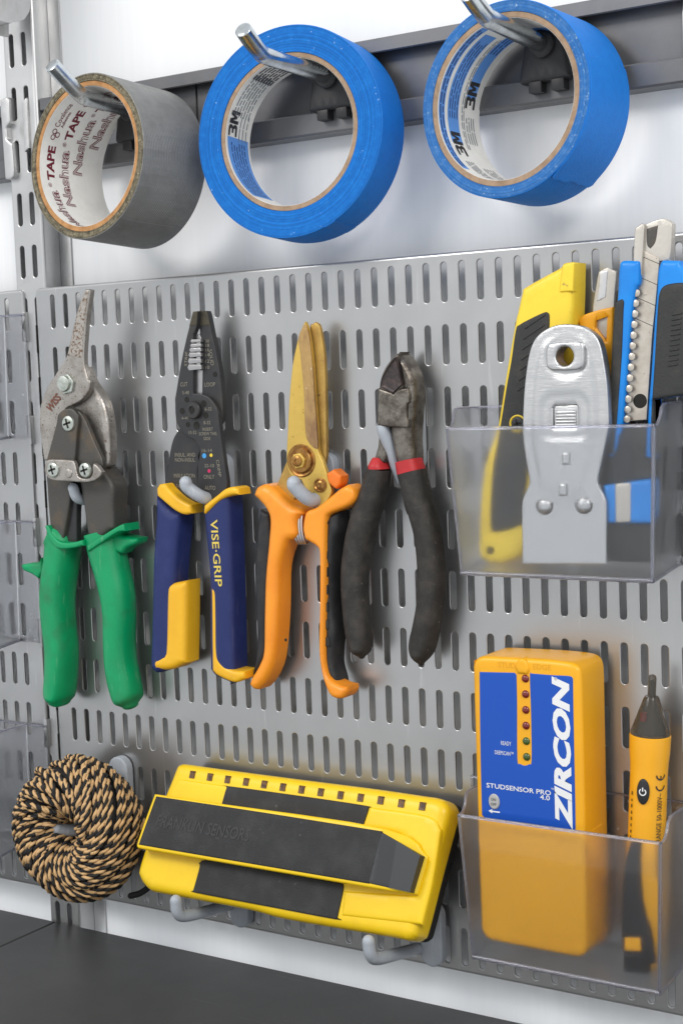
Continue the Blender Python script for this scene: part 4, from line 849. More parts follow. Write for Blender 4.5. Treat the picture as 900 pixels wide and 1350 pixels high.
# ---- aviation snips
sn = thing('aviation_snips', (40, -14, -240), 'worn nickel aviation snips with green vinyl grips', 'snips')
slab('rear_jaw', T['sn_back'], -22.5, -15, M['nickel'], sn, bw=3.0, bd=3.5)
fj = slab('front_jaw', T['sn_front'], -27.5, -23.6, M['nickel'], sn, bw=1.3, bd=1.3, grid=2)
rust = [(T['sn_front'][i][0], T['sn_front'][i][1]) for i in (0, 1, 2, 3, 4, 5)] + [(T['sn_front'][i][0], T['sn_front'][i][1]) for i in (22, 23, 24, 25, 26)]
slab('rusty_blade_face', shrink(np.array(rust), 1.0), -27.75, -26.5, M['rustnickel'], fj, bw=.5, bd=.25)
slab('linkage_arm', T['sn_arm_r'], -29, -26, M['greased'], sn, bw=.8)
slab('linkage_arm', T['sn_arm_l'], -31.5, -27.5, M['greased'], sn, bw=.9)
slab('handle_shank', T['sn_leg_l'], -22.5, -14, M['greased'], sn, bw=1.4)
slab('handle_shank', T['sn_leg_r'], -24, -10, M['greased'], sn, bw=3.5)
slab('safety_catch', T['sn_catch'], -19.5, -15, M['blackox'], sn, bw=1.2)
slab('link_plate', T['sn_link'], -34.0, -31, M['nickel'], sn, bw=.9)
p = T['sn_pts']
nut = [(p[0][0] + 6.2 * math.cos(math.radians(a + 12)), p[0][1] + 6.2 * math.sin(math.radians(a + 12))) for a in range(0, 360, 60)]
slab('pivot_nut', nut, -29.2, -26, M['boltsteel'], sn, bw=.5, sm=False)
lathe('pivot_bolt', [(4.9, 0), (4.9, 1.2), (4.4, 2.0), (2.5, 2.5), (0.01, 2.6)], (p[0][0] - 1, -28.6, p[0][1] + .4), (0, -1, 0), M['boltsteel'], sn)
screw('linkage_screw', p[1], -31.3, 4.6, M['boltsteel'], sn, 2.0)
screw('linkage_screw', p[2], -33.9, 4.5, M['boltsteel'], sn, 1.9)
screw('linkage_screw', p[3], -33.9, 4.4, M['boltsteel'], sn, 1.9)
lathe('rivet', [(3.0, 0), (2.6, .7), (1.5, 1.1), (.01, 1.2)], (p[4][0], -33.8, p[4][1]), (0, -1, 0), M['nickel'], sn)
text('stamped_lettering', 'WISS', flatmap(p[5][0], p[5][1], -27.75, 42), M['rustmark'], sn, length=12.5, height=5.2, off=.03)
text('stamped_lettering', 'M2', flatmap(p[6][0] - 1.0, p[6][1], -21.2, 84), M['nickel'], sn, length=7.5, height=4.0, off=.02)
g = T['sn_grip_l']; gl = sweep('grip', g, M['green'], sn, -14, b=10.5, ex=2.7, cap1=3.0, ridge=(-math.pi/2 - .35, .11, .38))
tube('mould_seam', [(x + a * .42, -14 - 10.0, z) for x, z, a in T['sn_grip_l'][2:9]], .32, M['green'], gl, n=6)
g = T['sn_grip_r']; gr = sweep('grip', g, M['green'], sn, -14, b=10.5, ex=2.3, cap1=2.5)
slab('thumb_stop', T['sn_nub_l'], -18, -10, M['green'], gl, bw=2.0, grid=2)
slab('thumb_stop', T['sn_nub_r'], -19, -9, M['green'], gr, bw=2.5, grid=2)
slab('grip_collar', T['sn_collar_l'], -25.8, -12, M['green'], gl, bw=1.2, grid=2)
slab('grip_collar', T['sn_collar_r'], -25.8, -12, M['green'], gr, bw=1.2, grid=2)
peg_hook(44, -100, 'grey plastic hook carrying the green handled snips', [(44, -3, -113), (44, -12, -114), (43.5, -22, -112), (43.2, -25, -106)])

# ---- wire stripper
st = thing('wire_stripper', (130, -12, -215), 'black wire stripper with navy and yellow grips', 'wire stripper')
slab('jaw', T['st_back_top'], -14, -10, M['blackox'], st, bw=.5)
slab('jaw', T['st_back_low'], -14, -10, M['blackox'], st, bw=.5)
slab('stripping_edge', T['st_strip'], -14.6, -13, M['tooth'], st, bw=.2, sm=False)
slab('stripping_edge', T['st_nose_strip'], -14.6, -13, M['tooth'], st, bw=.2, sm=False)
sf = slab('pivot_jaw', T['st_front'], -17.2, -13.9, M['blackox'], st, bw=.6)
tip = T['st_front']
slab('serrated_tip', [tip[0], tip[1], tip[2], tip[-1]], -17.35, -14.5, M['brass'], sf, bw=.3, sm=False)
bt = T['st_back_top']; slab('serrated_tip', [bt[0], bt[1], bt[2], ((bt[3][0]*.6 + bt[2][0]*.4), (bt[3][1]*.6 + bt[2][1]*.4)), bt[-1]], -14.2, -12, M['brass'], st, bw=.3, sm=False)
for k, (x, z) in enumerate(T['st_teeth']):
    w_, h_ = 2.6 + .25 * k, 1.0 + .16 * k
    slab('wire_notch', [(x - w_, z - h_), (x + w_ + 1.2, z - h_ * .7), (x + w_ + 1.2, z + h_ * .7), (x - w_, z + h_), (x - w_ - 1.0, z)], -17.35 - .02 * k, -15, M['tooth'], sf, bw=.35, sm=False)
for (x, z), r_ in zip(T['st_holes'], (1.6, 1.9, 1.8, 1.9, 1.5, 2.3, 1.5)):
    yy = -17.22 if (x, z) != T['st_holes'][6] else -14.05
    lathe('bolt_hole', [(r_, 0), (r_ * .96, .12), (r_ * .9, .03), (.01, .02)], (x, yy, z), (0, -1, 0), M['recess'], st, n=18)
x, z = T['st_pivot'][0]
lathe('pivot_bolt', [(5.0, 0), (5.0, 2.2), (4.5, 2.9), (2.4, 3.0), (2.0, 2.2), (.01, 2.0)], (x, -17.1, z), (0, -1, 0), M['blackox'], st)
lathe('bolt_socket', [(1.6, 0), (1.5, .1), (.01, .12)], (x - .6, -19.4, z), (0, -1, 0), M['recess'], st)
tx = T['st_text']; ink = M['engr']
labels = [('10', 3.0, 1.8), ('12', 3.0, 1.8), ('14', 3.0, 1.8), ('16', 2.8, 1.7), ('18', 2.8, 1.6), ('20', 2.6, 1.5)]
for (s_, L_, H_), (x, z) in zip(labels, tx[:6]): text('engraved_lettering', s_, flatmap(x, z, -14.25), ink, st, length=L_, height=H_)
text('engraved_lettering', 'SOLID', flatmap(tx[6][0] - .8, tx[6][1], -14.25, -82), ink, st, length=9.0, height=2.3)
text('engraved_lettering', 'STRIP', flatmap(*tx[7], -17.35, 82), ink, st, length=8.0, height=1.8)
for i, s_, L_, H_, yy in ((8, 'CUT', 5.2, 2.3, 0), (9, 'LOOP', 7.6, 2.3, 1), (10, '5-40', 4.8, 1.8, 0), (11, '6-32', 4.8, 1.8, 0), (12, '8-32', 4.8, 1.9, 0), (13, '10-32', 5.6, 1.9, 0), (14, '4-40', 4.8, 1.7, 0),
                       (15, 'INSERT', 7.4, 1.8, 0), (16, 'SCREW THIS', 12.5, 1.8, 0), (17, 'SIDE', 4.8, 1.8, 0), (18, 'INSUL. AND', 14.8, 2.2, 1), (19, 'NON-INSUL.', 14.8, 2.2, 1), (20, 'INSULATION', 15.2, 2.2, 1), (21, '7-8MM', 6.6, 2.0, 1),
                       (22, '22-10', 6.8, 1.9, 0), (23, '16-14', 7, 1.9, 0), (24, 'ONLY', 7.6, 2.3, 0), (25, 'AUTO', 7.6, 2.3, 0)):
    text('engraved_lettering', s_, flatmap(tx[i][0] - (1.0 if yy else -.3), tx[i][1], -14.25 if yy else -17.4), ink, st, length=L_, height=H_)
text('engraved_lettering', 'CRIMP', flatmap(*tx[26], -17.4, -82), ink, st, length=9.5, height=2.0)
for i, c_, r_ in ((27, (0.05, 0.30, 0.65), 1.5), (28, (0.75, 0.55, 0.04), 1.05), (29, (0.55, 0.02, 0.10), 1.1)):
    lathe('colour_dot', [(r_, 0), (r_ * .9, .12), (.01, .14)], (tx[i][0], -17.15, tx[i][1]), (0, -1, 0), mat('paint_dot', c_, .5), st, n=18)
gl = slab('grip', T['st_grip_l'], -20.5, -6, M['navy'], st, bw=5.0, bd=4.0, grid=2.1, step=1.3)
gr = slab('grip', T['st_grip_r'], -20.5, -6, M['navy'], st, bw=5.0, bd=4.0, grid=2.1, step=1.3)
slab('grip_collar', T['st_collar_l'], -21.8, -10, M['yellowgrip'], gl, bw=2.0, bd=2.0, grid=2)
slab('grip_collar', T['st_collar_r'], -21.8, -10, M['yellowgrip'], gr, bw=2.0, bd=2.0, grid=2)
slab('grip_inlay', T['st_yel_l'], -20.75, -7, M['yellowgrip'], gl, bw=3.6, bd=4.2, grid=2.5)
slab('grip_inlay', T['st_yel_r'], -20.9, -7, M['yellowgrip'], gr, bw=2.2, bd=2.2, grid=2.5)
(a0, b0), (a1, b1) = T['st_vise']
text('grip_lettering', 'VISE·GRIP', flatmap((a0 + a1) / 2 + .5, (b0 + b1) / 2, -20.75, math.degrees(math.atan2(b1 - b0, a1 - a0))), M['gold_ink'], gr, length=math.hypot(a1 - a0, b1 - b0), height=5.0, off=.012)
peg_hook(137, -97, 'grey plastic hook carrying the navy and yellow wire stripper', [(137, -3, -108), (136.5, -12, -112), (136, -21, -110.5), (130.5, -26, -105), (129.8, -27, -102)], r=3.6)

# ---- gold bladed scissors
sc = thing('garden_scissors', (200, -12, -215), 'gold bladed scissors with orange handles and black rubber backs', 'scissors')
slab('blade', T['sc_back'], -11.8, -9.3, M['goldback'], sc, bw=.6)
fb = slab('blade', T['sc_front'], -15.3, -12.5, M['gold'], sc, bw=.5)
slab('ground_bevel', T['sc_ground'], -15.5, -14, M['goldworn'], fb, bw=.3)
(x, z), (x2, z2) = T['sc_pts']
lathe('pivot_washer', [(9.0, 0), (9.0, .5), (8.4, .9), (7.6, .6), (7.0, .5), (6.9, 1.2), (6.2, 1.7), (4.6, 1.7)], (x, -15.2, z), (0, -1, 0), M['bronze'], sc, n=40)
hx = [(x - .4 + 4.6 * math.cos(math.radians(a)), z + 4.6 * math.sin(math.radians(a))) for a in range(10, 370, 60)]
slab('pivot_nut', hx, -18.4, -15, M['gold'], sc, bw=.6, sm=False)
lathe('pivot_bolt', [(3.0, 0), (3.0, 1.0), (2.4, 1.4), (1.2, 1.5), (1.1, .9), (.01, .9)], (x - .5, -18.3, z), (0, -1, 0), M['bronze'], sc)
lathe('stop_screw', [(4.0, 0), (4.0, .6), (3.2, 1.1), (2.7, .6), (1.8, 1.2), (1.0, 1.3), (.01, .8)], (x2, -15.2, z2), (0, -1, 0), M['bronze'], sc)
slab('locking_lever', T['sc_lever'], -17, -9, M['orange2'], sc, bw=1.5, grid=2)
rl = slab('rubber_back', T['sc_rub_l'], -13.5, -4.5, M['rubber'], sc, bw=2.5, grid=2.5)
hl = slab('handle', T['sc_hand_l'], -20.5, -6, M['orange'], sc, bw=4.6, bd=4.6, grid=2.2)
hr = slab('handle', T['sc_hand_r'], -20.5, -8, M['orange'], sc, bw=2.6, bd=3.0, grid=2.2)
rb = slab('rubber_back', T['sc_rub_r'], -17.5, -4.5, M['rubber'], sc, bw=4.5, bd=4.0, grid=2.2)
for k in range(8):
    zc = -122 - 9.5 * k; xc = 215.2 + (0.9 if k == 0 else -.25 * min(k, 4))
    slab('grip_rib', [(xc - 1.2, zc - 2.6), (xc - 1.8, zc), (xc - 1.2, zc + 2.6), (xc + 1.6, zc + 2.6), (xc + 1.6, zc - 2.6)], -17.75, -15.5, M['rubber'], rb, bw=.6, bd=.5, grid=3)
(x, z), (xb, zb) = T['sc_spring']
path = []
for k in range(0, 121):
    a = k / 120 * 4 * 2 * math.pi; path.append((x - 3.4 + 6.8 * k / 120, -13 + 3.6 * math.cos(a), (z + zb) / 2 + 9.5 * math.sin(a)))
tube('spring', path, .75, M['bright'], sc, n=8, smooth_path=False)
lathe('handle_blemish', [(.9, 0), (.5, .15), (.01, .15)], (189.2, -20.45, -188.5), (0, -1, 0), M['recess'], hl, n=10)
peg_hook(208, -97, 'grey plastic hook carrying the gold bladed scissors', [(209, -3, -107), (208.5, -10, -111.5), (207.5, -20, -111), (203, -25.5, -104), (202.6, -26, -102)], r=3.9)

# ---- diagonal cutters
cu = thing('side_cutters', (250, -12, -200), 'dark steel side cutters with black dipped grips and red bands', 'side cutters')
slab('jaw', T['cu_right'], -18.5, -7, M['darkforged'], cu, bw=4.5, bd=5.5, grid=1.6)
slab('jaw', T['cu_left'], -19, -7, M['darkforged'], cu, bw=1.8, grid=2)
slab('cutting_face', T['cu_dark'], -19.25, -15, M['darkjaw'], cu, bw=1.6, bd=-1.2, grid=2)
slab('joint_plate', T['cu_plate'], -20.3, -12, M['darkforged'], cu, bw=1.0, grid=2)
slab('handle_shank', T['cu_neck_l'], -15.5, -8, M['darkforged'], cu, bw=2.0, grid=2)
gl = sweep('grip', T['cu_grip_l'], M['dirtyrubber'], cu, -12, b=7.5, ex=2.3, cap1=1.0)
gr = sweep('grip', T['cu_grip_r'], M['dirtyrubber'], cu, -12, b=7.5, ex=2.3, cap1=1.0)
sweep('red_band', T['cu_band_l'], M['red'], gl, -12, b=7.6, ex=2.3, cap0=.8, cap1=.5)
sweep('red_band', T['cu_band_r'], M['red'], gr, -12, b=7.6, ex=2.3, cap0=.8, cap1=.5)
peg_hook(263.5, -60, 'grey plastic hook behind the side cutters with its long prong through the handles', [(258, -6, -101), (256.5, -9, -93), (255.5, -12.5, -84), (254, -16, -76), (253.8, -16.5, -73)], pz=(9, -38), w=6.8, y0=-2.2, th=4.5, r=3.6)
# ------------------------------------------------------------------ stud finder on two hooks
M['sfyellow'] = mat('yellow_abs_plastic', (0.86, 0.58, 0.012), 0.36, col2=(0.83, 0.54, 0.010), nscale=40, bump=.06, bscale=1500)
M['sfpad'] = mat('dusty_black_pad', (0.018, 0.018, 0.019), 0.62, col2=(0.034, 0.034, 0.035), nscale=70, lo=.45, hi=.7, bump=.35, bscale=1600, col3=(0.10, 0.10, 0.10), n3=300, lo3=.70, hi3=.8)
M['sfslope'] = mat('satin_black_window', (0.035, 0.037, 0.040), 0.42, bump=.1, bscale=1500)
M['foam'] = mat('black_foam_base', (0.012, 0.012, 0.012), 0.8, bump=.6, bscale=900)
M['ledbrown'] = mat('dark_led_window', (0.16, 0.075, 0.02), 0.35, col2=(0.045, 0.02, 0.01), nscale=700, lo=.4, hi=.6)
M['embossed'] = mat('embossed_black_rubber', (0.027, 0.027, 0.028), 0.45)
wear(M['sfyellow'], (0.60, 0.40, 0.03), 50, (1, 1, .6), (0, 0, 0), .64, .80, b=.4)
AL = math.radians(22.834); OP = np.array([0, -48, -332.3]); SV = np.array([0, math.sin(AL), math.cos(AL)]); SW = np.array([0, -math.cos(AL), math.sin(AL)])
def SFP(u, v, d): return tuple(OP + np.array([u, 0, 0]) + v * SV - d * SW)
sfo = thing('stud_finder', (195, -30, -345), 'yellow and black multi sensor stud finder lying on two grey hooks', 'stud finder')
body_o = [(x - 2.5 - 3.0 * min(max((x - 200) / 80, 0), 1), z) for x, z in T['sf_body']]
slab('foam_base', shrink(smooth_loop(body_o), .3), 13, 20.5, M['foam'], sfo, bw=1.0, plane=SFP, sm=False, grid=6)
sb_ = slab('housing', body_o, 0, 14, M['sfyellow'], sfo, bw=5.0, bd=5.0, plane=SFP, grid=3)
slab('step_panel', [(109, 57), (112, 63.2), (148, 63.2), (147, 50), (107, 50)], -0.7, 3, M['sfyellow'], sb_, bw=1.0, plane=SFP, grid=3)
slab('step_panel', [(239, 51), (241.5, 63), (278, 62.5), (286, 56), (286, 30), (284, 8), (236, 5), (235, 18), (278, 22), (281, 40), (262, 51)], -0.7, 3, M['sfyellow'], sb_, bw=1.6, plane=SFP, grid=3)
slab('upper_pad', [(145.8, 52.0), (147.0, 62.1), (148.5, 63.2), (209.3, 63.4), (240.2, 63.1), (241.4, 62.2), (240.0, 52.0)], -1.0, 3, M['sfpad'], sfo, bw=.7, plane=SFP, grid=3)
slab('lower_pad', [(137.9, 3.6), (138.3, 6), (139.2, 16.6), (138.1, 19), (150, 21.5), (233.5, 21.5), (234.5, 18.3), (233.8, 3.8), (232.4, 2.8), (181, 2.7), (140, 2.7)], -1.0, 3, M['sfpad'], sfo, bw=.7, plane=SFP, grid=3)
def wedge(v, d):     # the raised handle slopes down into the housing at its right end
    return np.clip((v[:, 0] - 256.5) / 24.0, 0, 1) * 9.0
hb = slab('raised_handle', [(104.2, 52.3), (150, 52.4), (258.9, 52.3), (281.9, 41.9), (281.4, 35.3), (279.5, 22.2), (256, 21.6), (150, 21.1), (100.5, 20.9), (99.0, 22.7), (100.4, 32.7)], -9.8, 1.0, M['sfyellow'], sfo, bw=1.4, bd=1.2, plane=SFP, grid=3, fn=lambda v, d: wedge(v, d) * .86)
slab('handle_pad', [(106.2, 51.1), (180, 51.1), (257.6, 50.6), (255.1, 23.4), (180, 23.1), (100.8, 22.9)], -10.4, -8, M['sfpad'], hb, bw=.6, plane=SFP, grid=3, fn=lambda v, d: wedge(v, d) * .3)
slab('sloped_window', T['sf_slope'], -10.3, -7.4, M['sfslope'], hb, bw=.6, plane=SFP, grid=2, fn=lambda v, d: wedge(v, d) * .86)
for x, z in T['sf_leds']:
    slab('led_window', [(x - 1.8, z - 2.1), (x + 1.8, z - 2.1), (x + 1.8, z + 2.1), (x - 1.8, z + 2.1)], -0.18, .8, M['ledbrown'], sfo, bw=.3, bd=-.25, plane=SFP, sm=False, grid=2)
text('embossed_lettering', 'FRANKLIN SENSORS', lambda a, b: SFP(143.4 + a, 37.8 + b, -10.62), M['embossed'], hb, length=66, height=7.0, off=.02, shear=.2)
peg_hook(139, -340, 'grey plastic hook under the left end of the stud finder', [(133, -6, -350), (132, -25, -348), (130.5, -46, -345), (130.2, -52, -341), (130.1, -53, -334)], pz=(12, -23), y0=-3.5, th=4.5, r=3.3)
peg_hook(267, -340, 'grey plastic hook under the right end of the stud finder', [(258, -6, -355), (258, -25, -351), (257.6, -47, -346.5), (257.5, -53, -342), (257.2, -54, -335)], pz=(12, -23), y0=-3.5, th=4.5, r=3.3)

# ------------------------------------------------------------------ hank of cord
M['tan'] = mat('tan_cord_fibre', (0.64, 0.41, 0.20), 0.75, col2=(0.54, 0.33, 0.145), nscale=500, bump=.6, bscale=1400)
M['blackcord'] = mat('black_cord_fibre', (0.014, 0.013, 0.013), 0.7, bump=.6, bscale=1400)
rope = thing('cord_ball', (38, -31, -352), 'ball of black and tan twisted cord hanging from a hook', 'cord')
def rope_curve():
    rr = random.Random(5); p_, q_ = 49, 43; Nn = 13000
    t = np.linspace(0, 2 * math.pi, Nn, endpoint=False)
    th = p_ * t; ph = q_ * t
    wob = sum(rr.uniform(-.5, .5) * np.sin(k * t + rr.uniform(0, 6.3)) for k in (3, 7, 11, 17, 23, 29, 41)) 
    ph = ph + .16 * wob; lay = sum(rr.uniform(-.9, .9) * np.sin(k * t + rr.uniform(0, 6.3)) for k in (5, 9, 13, 37, 51))
    ra = 16.6 + lay; ry = 18.6 + lay
    # skewed section: the cord bulges outward on the room side
    rho = 26.0 + (ra - 1.2) * np.cos(th) + .9 * np.sin(ph * 2 + .4) + .6 * np.sin(ph * 5 + 1.1); y = -31 + ry * np.sin(th) + .8 * np.sin(ph * 3)
    return np.stack([38 + rho * np.cos(ph), y, -310.5 + rho * np.sin(ph)], 1)
def overlay_curve():
    """a last few loose wraps lying over the ball at another angle"""
    rr = random.Random(9); t = np.linspace(0, 2 * math.pi, 3400, endpoint=False)
    th = 13 * t; ph = 8 * t + .5 * np.sin(3 * t) + .3 * np.sin(5 * t + 1)
    rho = 26.0 + 17.0 * np.cos(th); y = -31 + 20.2 * np.sin(th)
    return np.stack([38 + rho * np.cos(ph), y, -310.5 + rho * np.sin(ph)], 1)
def strand(name, phase, m):
    n = 6; VV = []; FF = []; off = 0
    for RC in (rope_curve(), overlay_curve()):
        N = len(RC); Tn = np.roll(RC, -1, 0) - np.roll(RC, 1, 0); ln = np.linalg.norm(Tn, axis=1, keepdims=True); Tn /= ln
        s = np.cumsum(ln[:, 0] / 2)
        c0 = np.array([38, -31, -310.5]); rad = RC - c0; ring = rad.copy(); ring[:, 1] = 0; ring /= np.linalg.norm(ring, axis=1, keepdims=True); ctr = c0 + ring * 26.0
        U = RC - ctr; U -= Tn * (U * Tn).sum(1, keepdims=True); U /= np.linalg.norm(U, axis=1, keepdims=True); W_ = np.cross(Tn, U)
        a = s / 9.0 * 2 * math.pi + phase
        ctrl = RC + (U * np.cos(a)[:, None] + W_ * np.sin(a)[:, None]) * 0.78
        V = np.zeros((N, n, 3))
        T2 = np.roll(ctrl, -1, 0) - np.roll(ctrl, 1, 0); T2 /= np.linalg.norm(T2, axis=1, keepdims=True)
        U2 = U - T2 * (U * T2).sum(1, keepdims=True); U2 /= np.linalg.norm(U2, axis=1, keepdims=True); W2 = np.cross(T2, U2)
        for k in range(n):
            b = 2 * math.pi * k / n; V[:, k] = ctrl + (U2 * math.cos(b) + W2 * math.sin(b)) * 1.02
        i = np.arange(N)[:, None]; k = np.arange(n)[None]; i2 = (i + 1) % N; k2 = (k + 1) % n
        FF.append(np.stack([i*n + k, i*n + k2, i2*n + k2, i2*n + k], -1).reshape(-1, 4) + off); VV.append(V.reshape(-1, 3)); off += N * n
    me = bpy.data.meshes.new(name); me.from_pydata(((np.vstack(VV) - ORG[rope]) * S).tolist(), [], np.vstack(FF).tolist()); me.materials.append(m)
    me.polygons.foreach_set('use_smooth', [True] * len(me.polygons)); me.update()
    o = bpy.data.objects.new(name, me); COL.objects.link(o); o.parent = rope; ORG[o] = ORG[rope]
strand('tan_strand', 0.0, M['tan']); strand('black_strand', math.pi, M['blackcord'])
V = []; F = []
for i in range(40):
    for j in range(16):
        a = 2*math.pi*i/40; b = 2*math.pi*j/16; r_ = 26.0 + 13.4 * math.cos(b); V.append((38 + r_*math.cos(a), -31 + 16.6*math.sin(b), -310.5 + r_*math.sin(a)))
        F.append((i*16 + j, i*16 + (j+1) % 16, ((i+1) % 40)*16 + (j+1) % 16, ((i+1) % 40)*16 + j))
mesh('inner_windings', V, F, M['blackcord'], rope)
rr = random.Random(31); V = []; F = []          # stray fibres standing off the cord
RCf = rope_curve()
for k in range(420):
    p0 = RCf[rr.randrange(len(RCf))]; c0 = np.array([38, -31, -310.5]); rg = p0 - c0; rg[1] = 0; rg /= np.linalg.norm(rg); nn = p0 - (c0 + rg * 26); nn /= np.linalg.norm(nn)
    d = nn * .8 + np.array([rr.uniform(-1, 1), rr.uniform(-1, 1), rr.uniform(-1, 1)]); d /= np.linalg.norm(d); sd = np.cross(d, [rr.uniform(-1, 1), rr.uniform(-1, 1), 1]); sd /= np.linalg.norm(sd)
    a = p0 + nn * 1.4; L_ = rr.uniform(1.5, 4.5); m1 = a + d * L_ * .55; e = a + d * L_ + np.array([0, 0, -L_ * .25]); w_ = .055; o_ = len(V)
    V += [a - sd*w_, a + sd*w_, a + nn*w_, m1 - sd*w_, m1 + sd*w_, m1 + nn*w_, e]
    F += [(o_, o_+1, o_+4, o_+3), (o_+1, o_+2, o_+5, o_+4), (o_+2, o_, o_+3, o_+5), (o_+3, o_+4, o_+6), (o_+4, o_+5, o_+6), (o_+5, o_+3, o_+6)]
tag(mesh('stray_fibres', V, F, M['tan'], rope), kind='stuff')
tube('loose_cord_end', [(66, -18, -352), (72, -16, -350), (78, -14, -345), (82, -16, -337)], 1.9, M['blackcord'], rope, n=10)
peg_hook(50, -285, 'grey plastic hook through the ball of cord', [(49, -4, -312), (40, -16, -314), (33, -27, -313.5), (28, -35, -311.5), (27, -37, -310.5)], pz=(13.5, -30), w=7.4, y0=-2, th=4.5, r=3.8)

# ------------------------------------------------------------------ clear bins
M['bin'] = mat('frosted_clear_plastic', (0.975, 0.982, 0.995), 0.34, trans=1.0, ior=1.22, coat=.6, bump=.03, bscale=3000)
M['binclear'] = mat('clear_plastic', (0.97, 0.97, 0.985), 0.12, trans=0.98, ior=1.22)
M['binedge'] = mat('violet_tinted_edge', (0.76, 0.76, 0.88), 0.12, trans=0.92, ior=1.4, coat=.5)
wear(M['bin'], scale=620, lo=.735, hi=.77, inp='Transmission Weight', a=1.0, b=.6)
wear(M['bin'], scale=34, stretch=(9, 9, .5), rot=(.4, .6, 0), lo=.62, hi=.70, inp='Roughness', a=.34, b=.55)
wear(M['binclear'], scale=300, lo=.68, hi=.74, inp='Transmission Weight', a=1.0, b=.5)
def bin_(xl, xr, zt, zb, yf, label, group, taper=6.0, yb=-1.6, flange=12.0):
    """Clear plastic bin: low front, sides stepped up behind, back plate with side flanges. xl, xr = front top corners."""
    t = thing('bin', ((xl + xr) / 2, (yf + yb) / 2, zb), label, 'bin', group)
    H = zt - zb; wt = 1.5; hi = zt + 9.5
    X = lambda z, s: (xl + (zt - z) / H * taper + s) if True else 0
    XR = lambda z, s: xr - (zt - z) / H * (taper * .35) - s
    slab('front_wall', [(xl + .2, zt), (xr - .2, zt), (XR(zb, .2), zb + 1.6), (X(zb, .2), zb + 1.6)], yf, yf + wt, M['bin'], t, bw=.3, sm=False, grid=14, step=8)
    prof = [(yf + wt + .05, zt - .2), (yf + 5, zt + .6), (yf + 8, zt + 3.5), (yf + 9.6, zt + 7.6), (yf + 12, hi - .3), (yf + 15, hi), (yb - .1, hi), (yb - .1, zb + 5.4), (yf + wt + .05, zb + 1.6)]
    slab('side_wall', prof, 0, wt, M['bin'], t, bw=.3, sm=False, grid=14, step=8, plane=lambda u, v, w: (X(v, 0) + w, u, v))
    slab('side_wall', prof, 0, wt, M['bin'], t, bw=.3, sm=False, grid=14, step=8, plane=lambda u, v, w: (XR(v, 0) - w, u, v))
    slab('floor', [(X(zb, 0), yf), (XR(zb, 0), yf), (XR(zb, 0), yb), (X(zb, 0), yb)], 0, 1.6, M['bin'], t, bw=.3, sm=False, grid=14, step=8, plane=lambda u, v, w: (u, v, zb + w + 4.0 * (v - yf) / (yb - yf)))
    slab('back_plate', [(xl - flange, hi), (xr + flange, hi), (xr + flange, zb + 4), (xl - flange, zb + 4)], yb, yb + 1.3, M['binclear'], t, bw=.3, sm=False, grid=20, step=12)
    for x in (xl - .0, xr - 2.0):
        tube('corner_bead', [(x + 1.0, yf + .8, zt), (x + 1.0 + (taper if x < xl + 5 else -taper * .35), yf + .8, zb + 1.5)], .85, M['binedge'], t, n=8, smooth_path=False, caps=False)
    tube('rim_bead', [(xl + .6, yf + .75, zt), (xr - .6, yf + .75, zt)], .8, M['binedge'], t, n=8, smooth_path=False, caps=False)
    for fx in (lambda z: X(z, .75), lambda z: XR(z, .75)):
        tube('rim_bead', [(fx(b_), a_, b_) for a_, b_ in prof[:7]], .75, M['binedge'], t, n=8, smooth_path=False, caps=False)
    tube('rim_bead', [(xl - flange, yb + .6, hi), (xr + flange, yb + .6, hi)], .7, M['binedge'], t, n=8, smooth_path=False, caps=False)
    for fx in (lambda z: X(z, .5), lambda z: XR(z, .5)):
        tube('bottom_bead', [(fx(zb), yf + .7, zb + .8), (fx(zb), yb, zb + 4.8)], 1.1, M['binedge'], t, n=8, smooth_path=False, caps=False)
    tube('bottom_bead', [(X(zb, .5), yf + .7, zb + .8), (XR(zb, .5), yf + .7, zb + .8)], 1.25, M['binedge'], t, n=8, smooth_path=False, caps=False)
    return t
BG = 'clear plastic bins hung on the pegboards'
bin_(301.2, 409.8, -74.0, -146.0, -36.5, 'clear plastic bin holding the knives and the scraper', BG)
bin_(302.6, 410.2, -267.3, -340.0, -39.0, 'clear plastic bin holding the yellow sensor and the voltage tester', BG)
for zt_, lb in ((-10, 'topmost clear bin at the left edge beside the snips'), (-139, 'middle clear bin at the left edge beside the green grips'), (-269, 'lowest clear bin at the left edge above the ball of cord')):
    bin_(-140, -29, zt_, zt_ - 71, -36.5, lb, BG, flange=16.5, taper=6)
# ------------------------------------------------------------------ wall scanner in the lower bin
M['zyellow'] = mat('orange_yellow_plastic', (0.84, 0.40, 0.010), 0.35, col2=(0.80, 0.37, 0.010), nscale=30, bump=.05, bscale=1200, rvar=.05)
M['zblue'] = mat('blue_label_film', (0.004, 0.075, 0.44), 0.30)
M['white'] = mat('white_print', (0.78, 0.78, 0.78), 0.45)
M['ledred'] = mat('dark_red_led', (0.16, 0.008, 0.006), 0.15, coat=.6)
M['ledgreen'] = mat('dark_green_led', (0.045, 0.085, 0.010), 0.15, coat=.6)
M['greybutton'] = mat('grey_rubber_button', (0.42, 0.42, 0.40), 0.5)
wear(M['zyellow'], (0.55, 0.26, 0.015), 60, (1, 1, .7), (0, 0, 0), .64, .80, b=.35)
ss = thing('wall_scanner', (345, -20, -332), 'orange yellow wall scanner with a blue label standing in the lower bin', 'wall scanner')
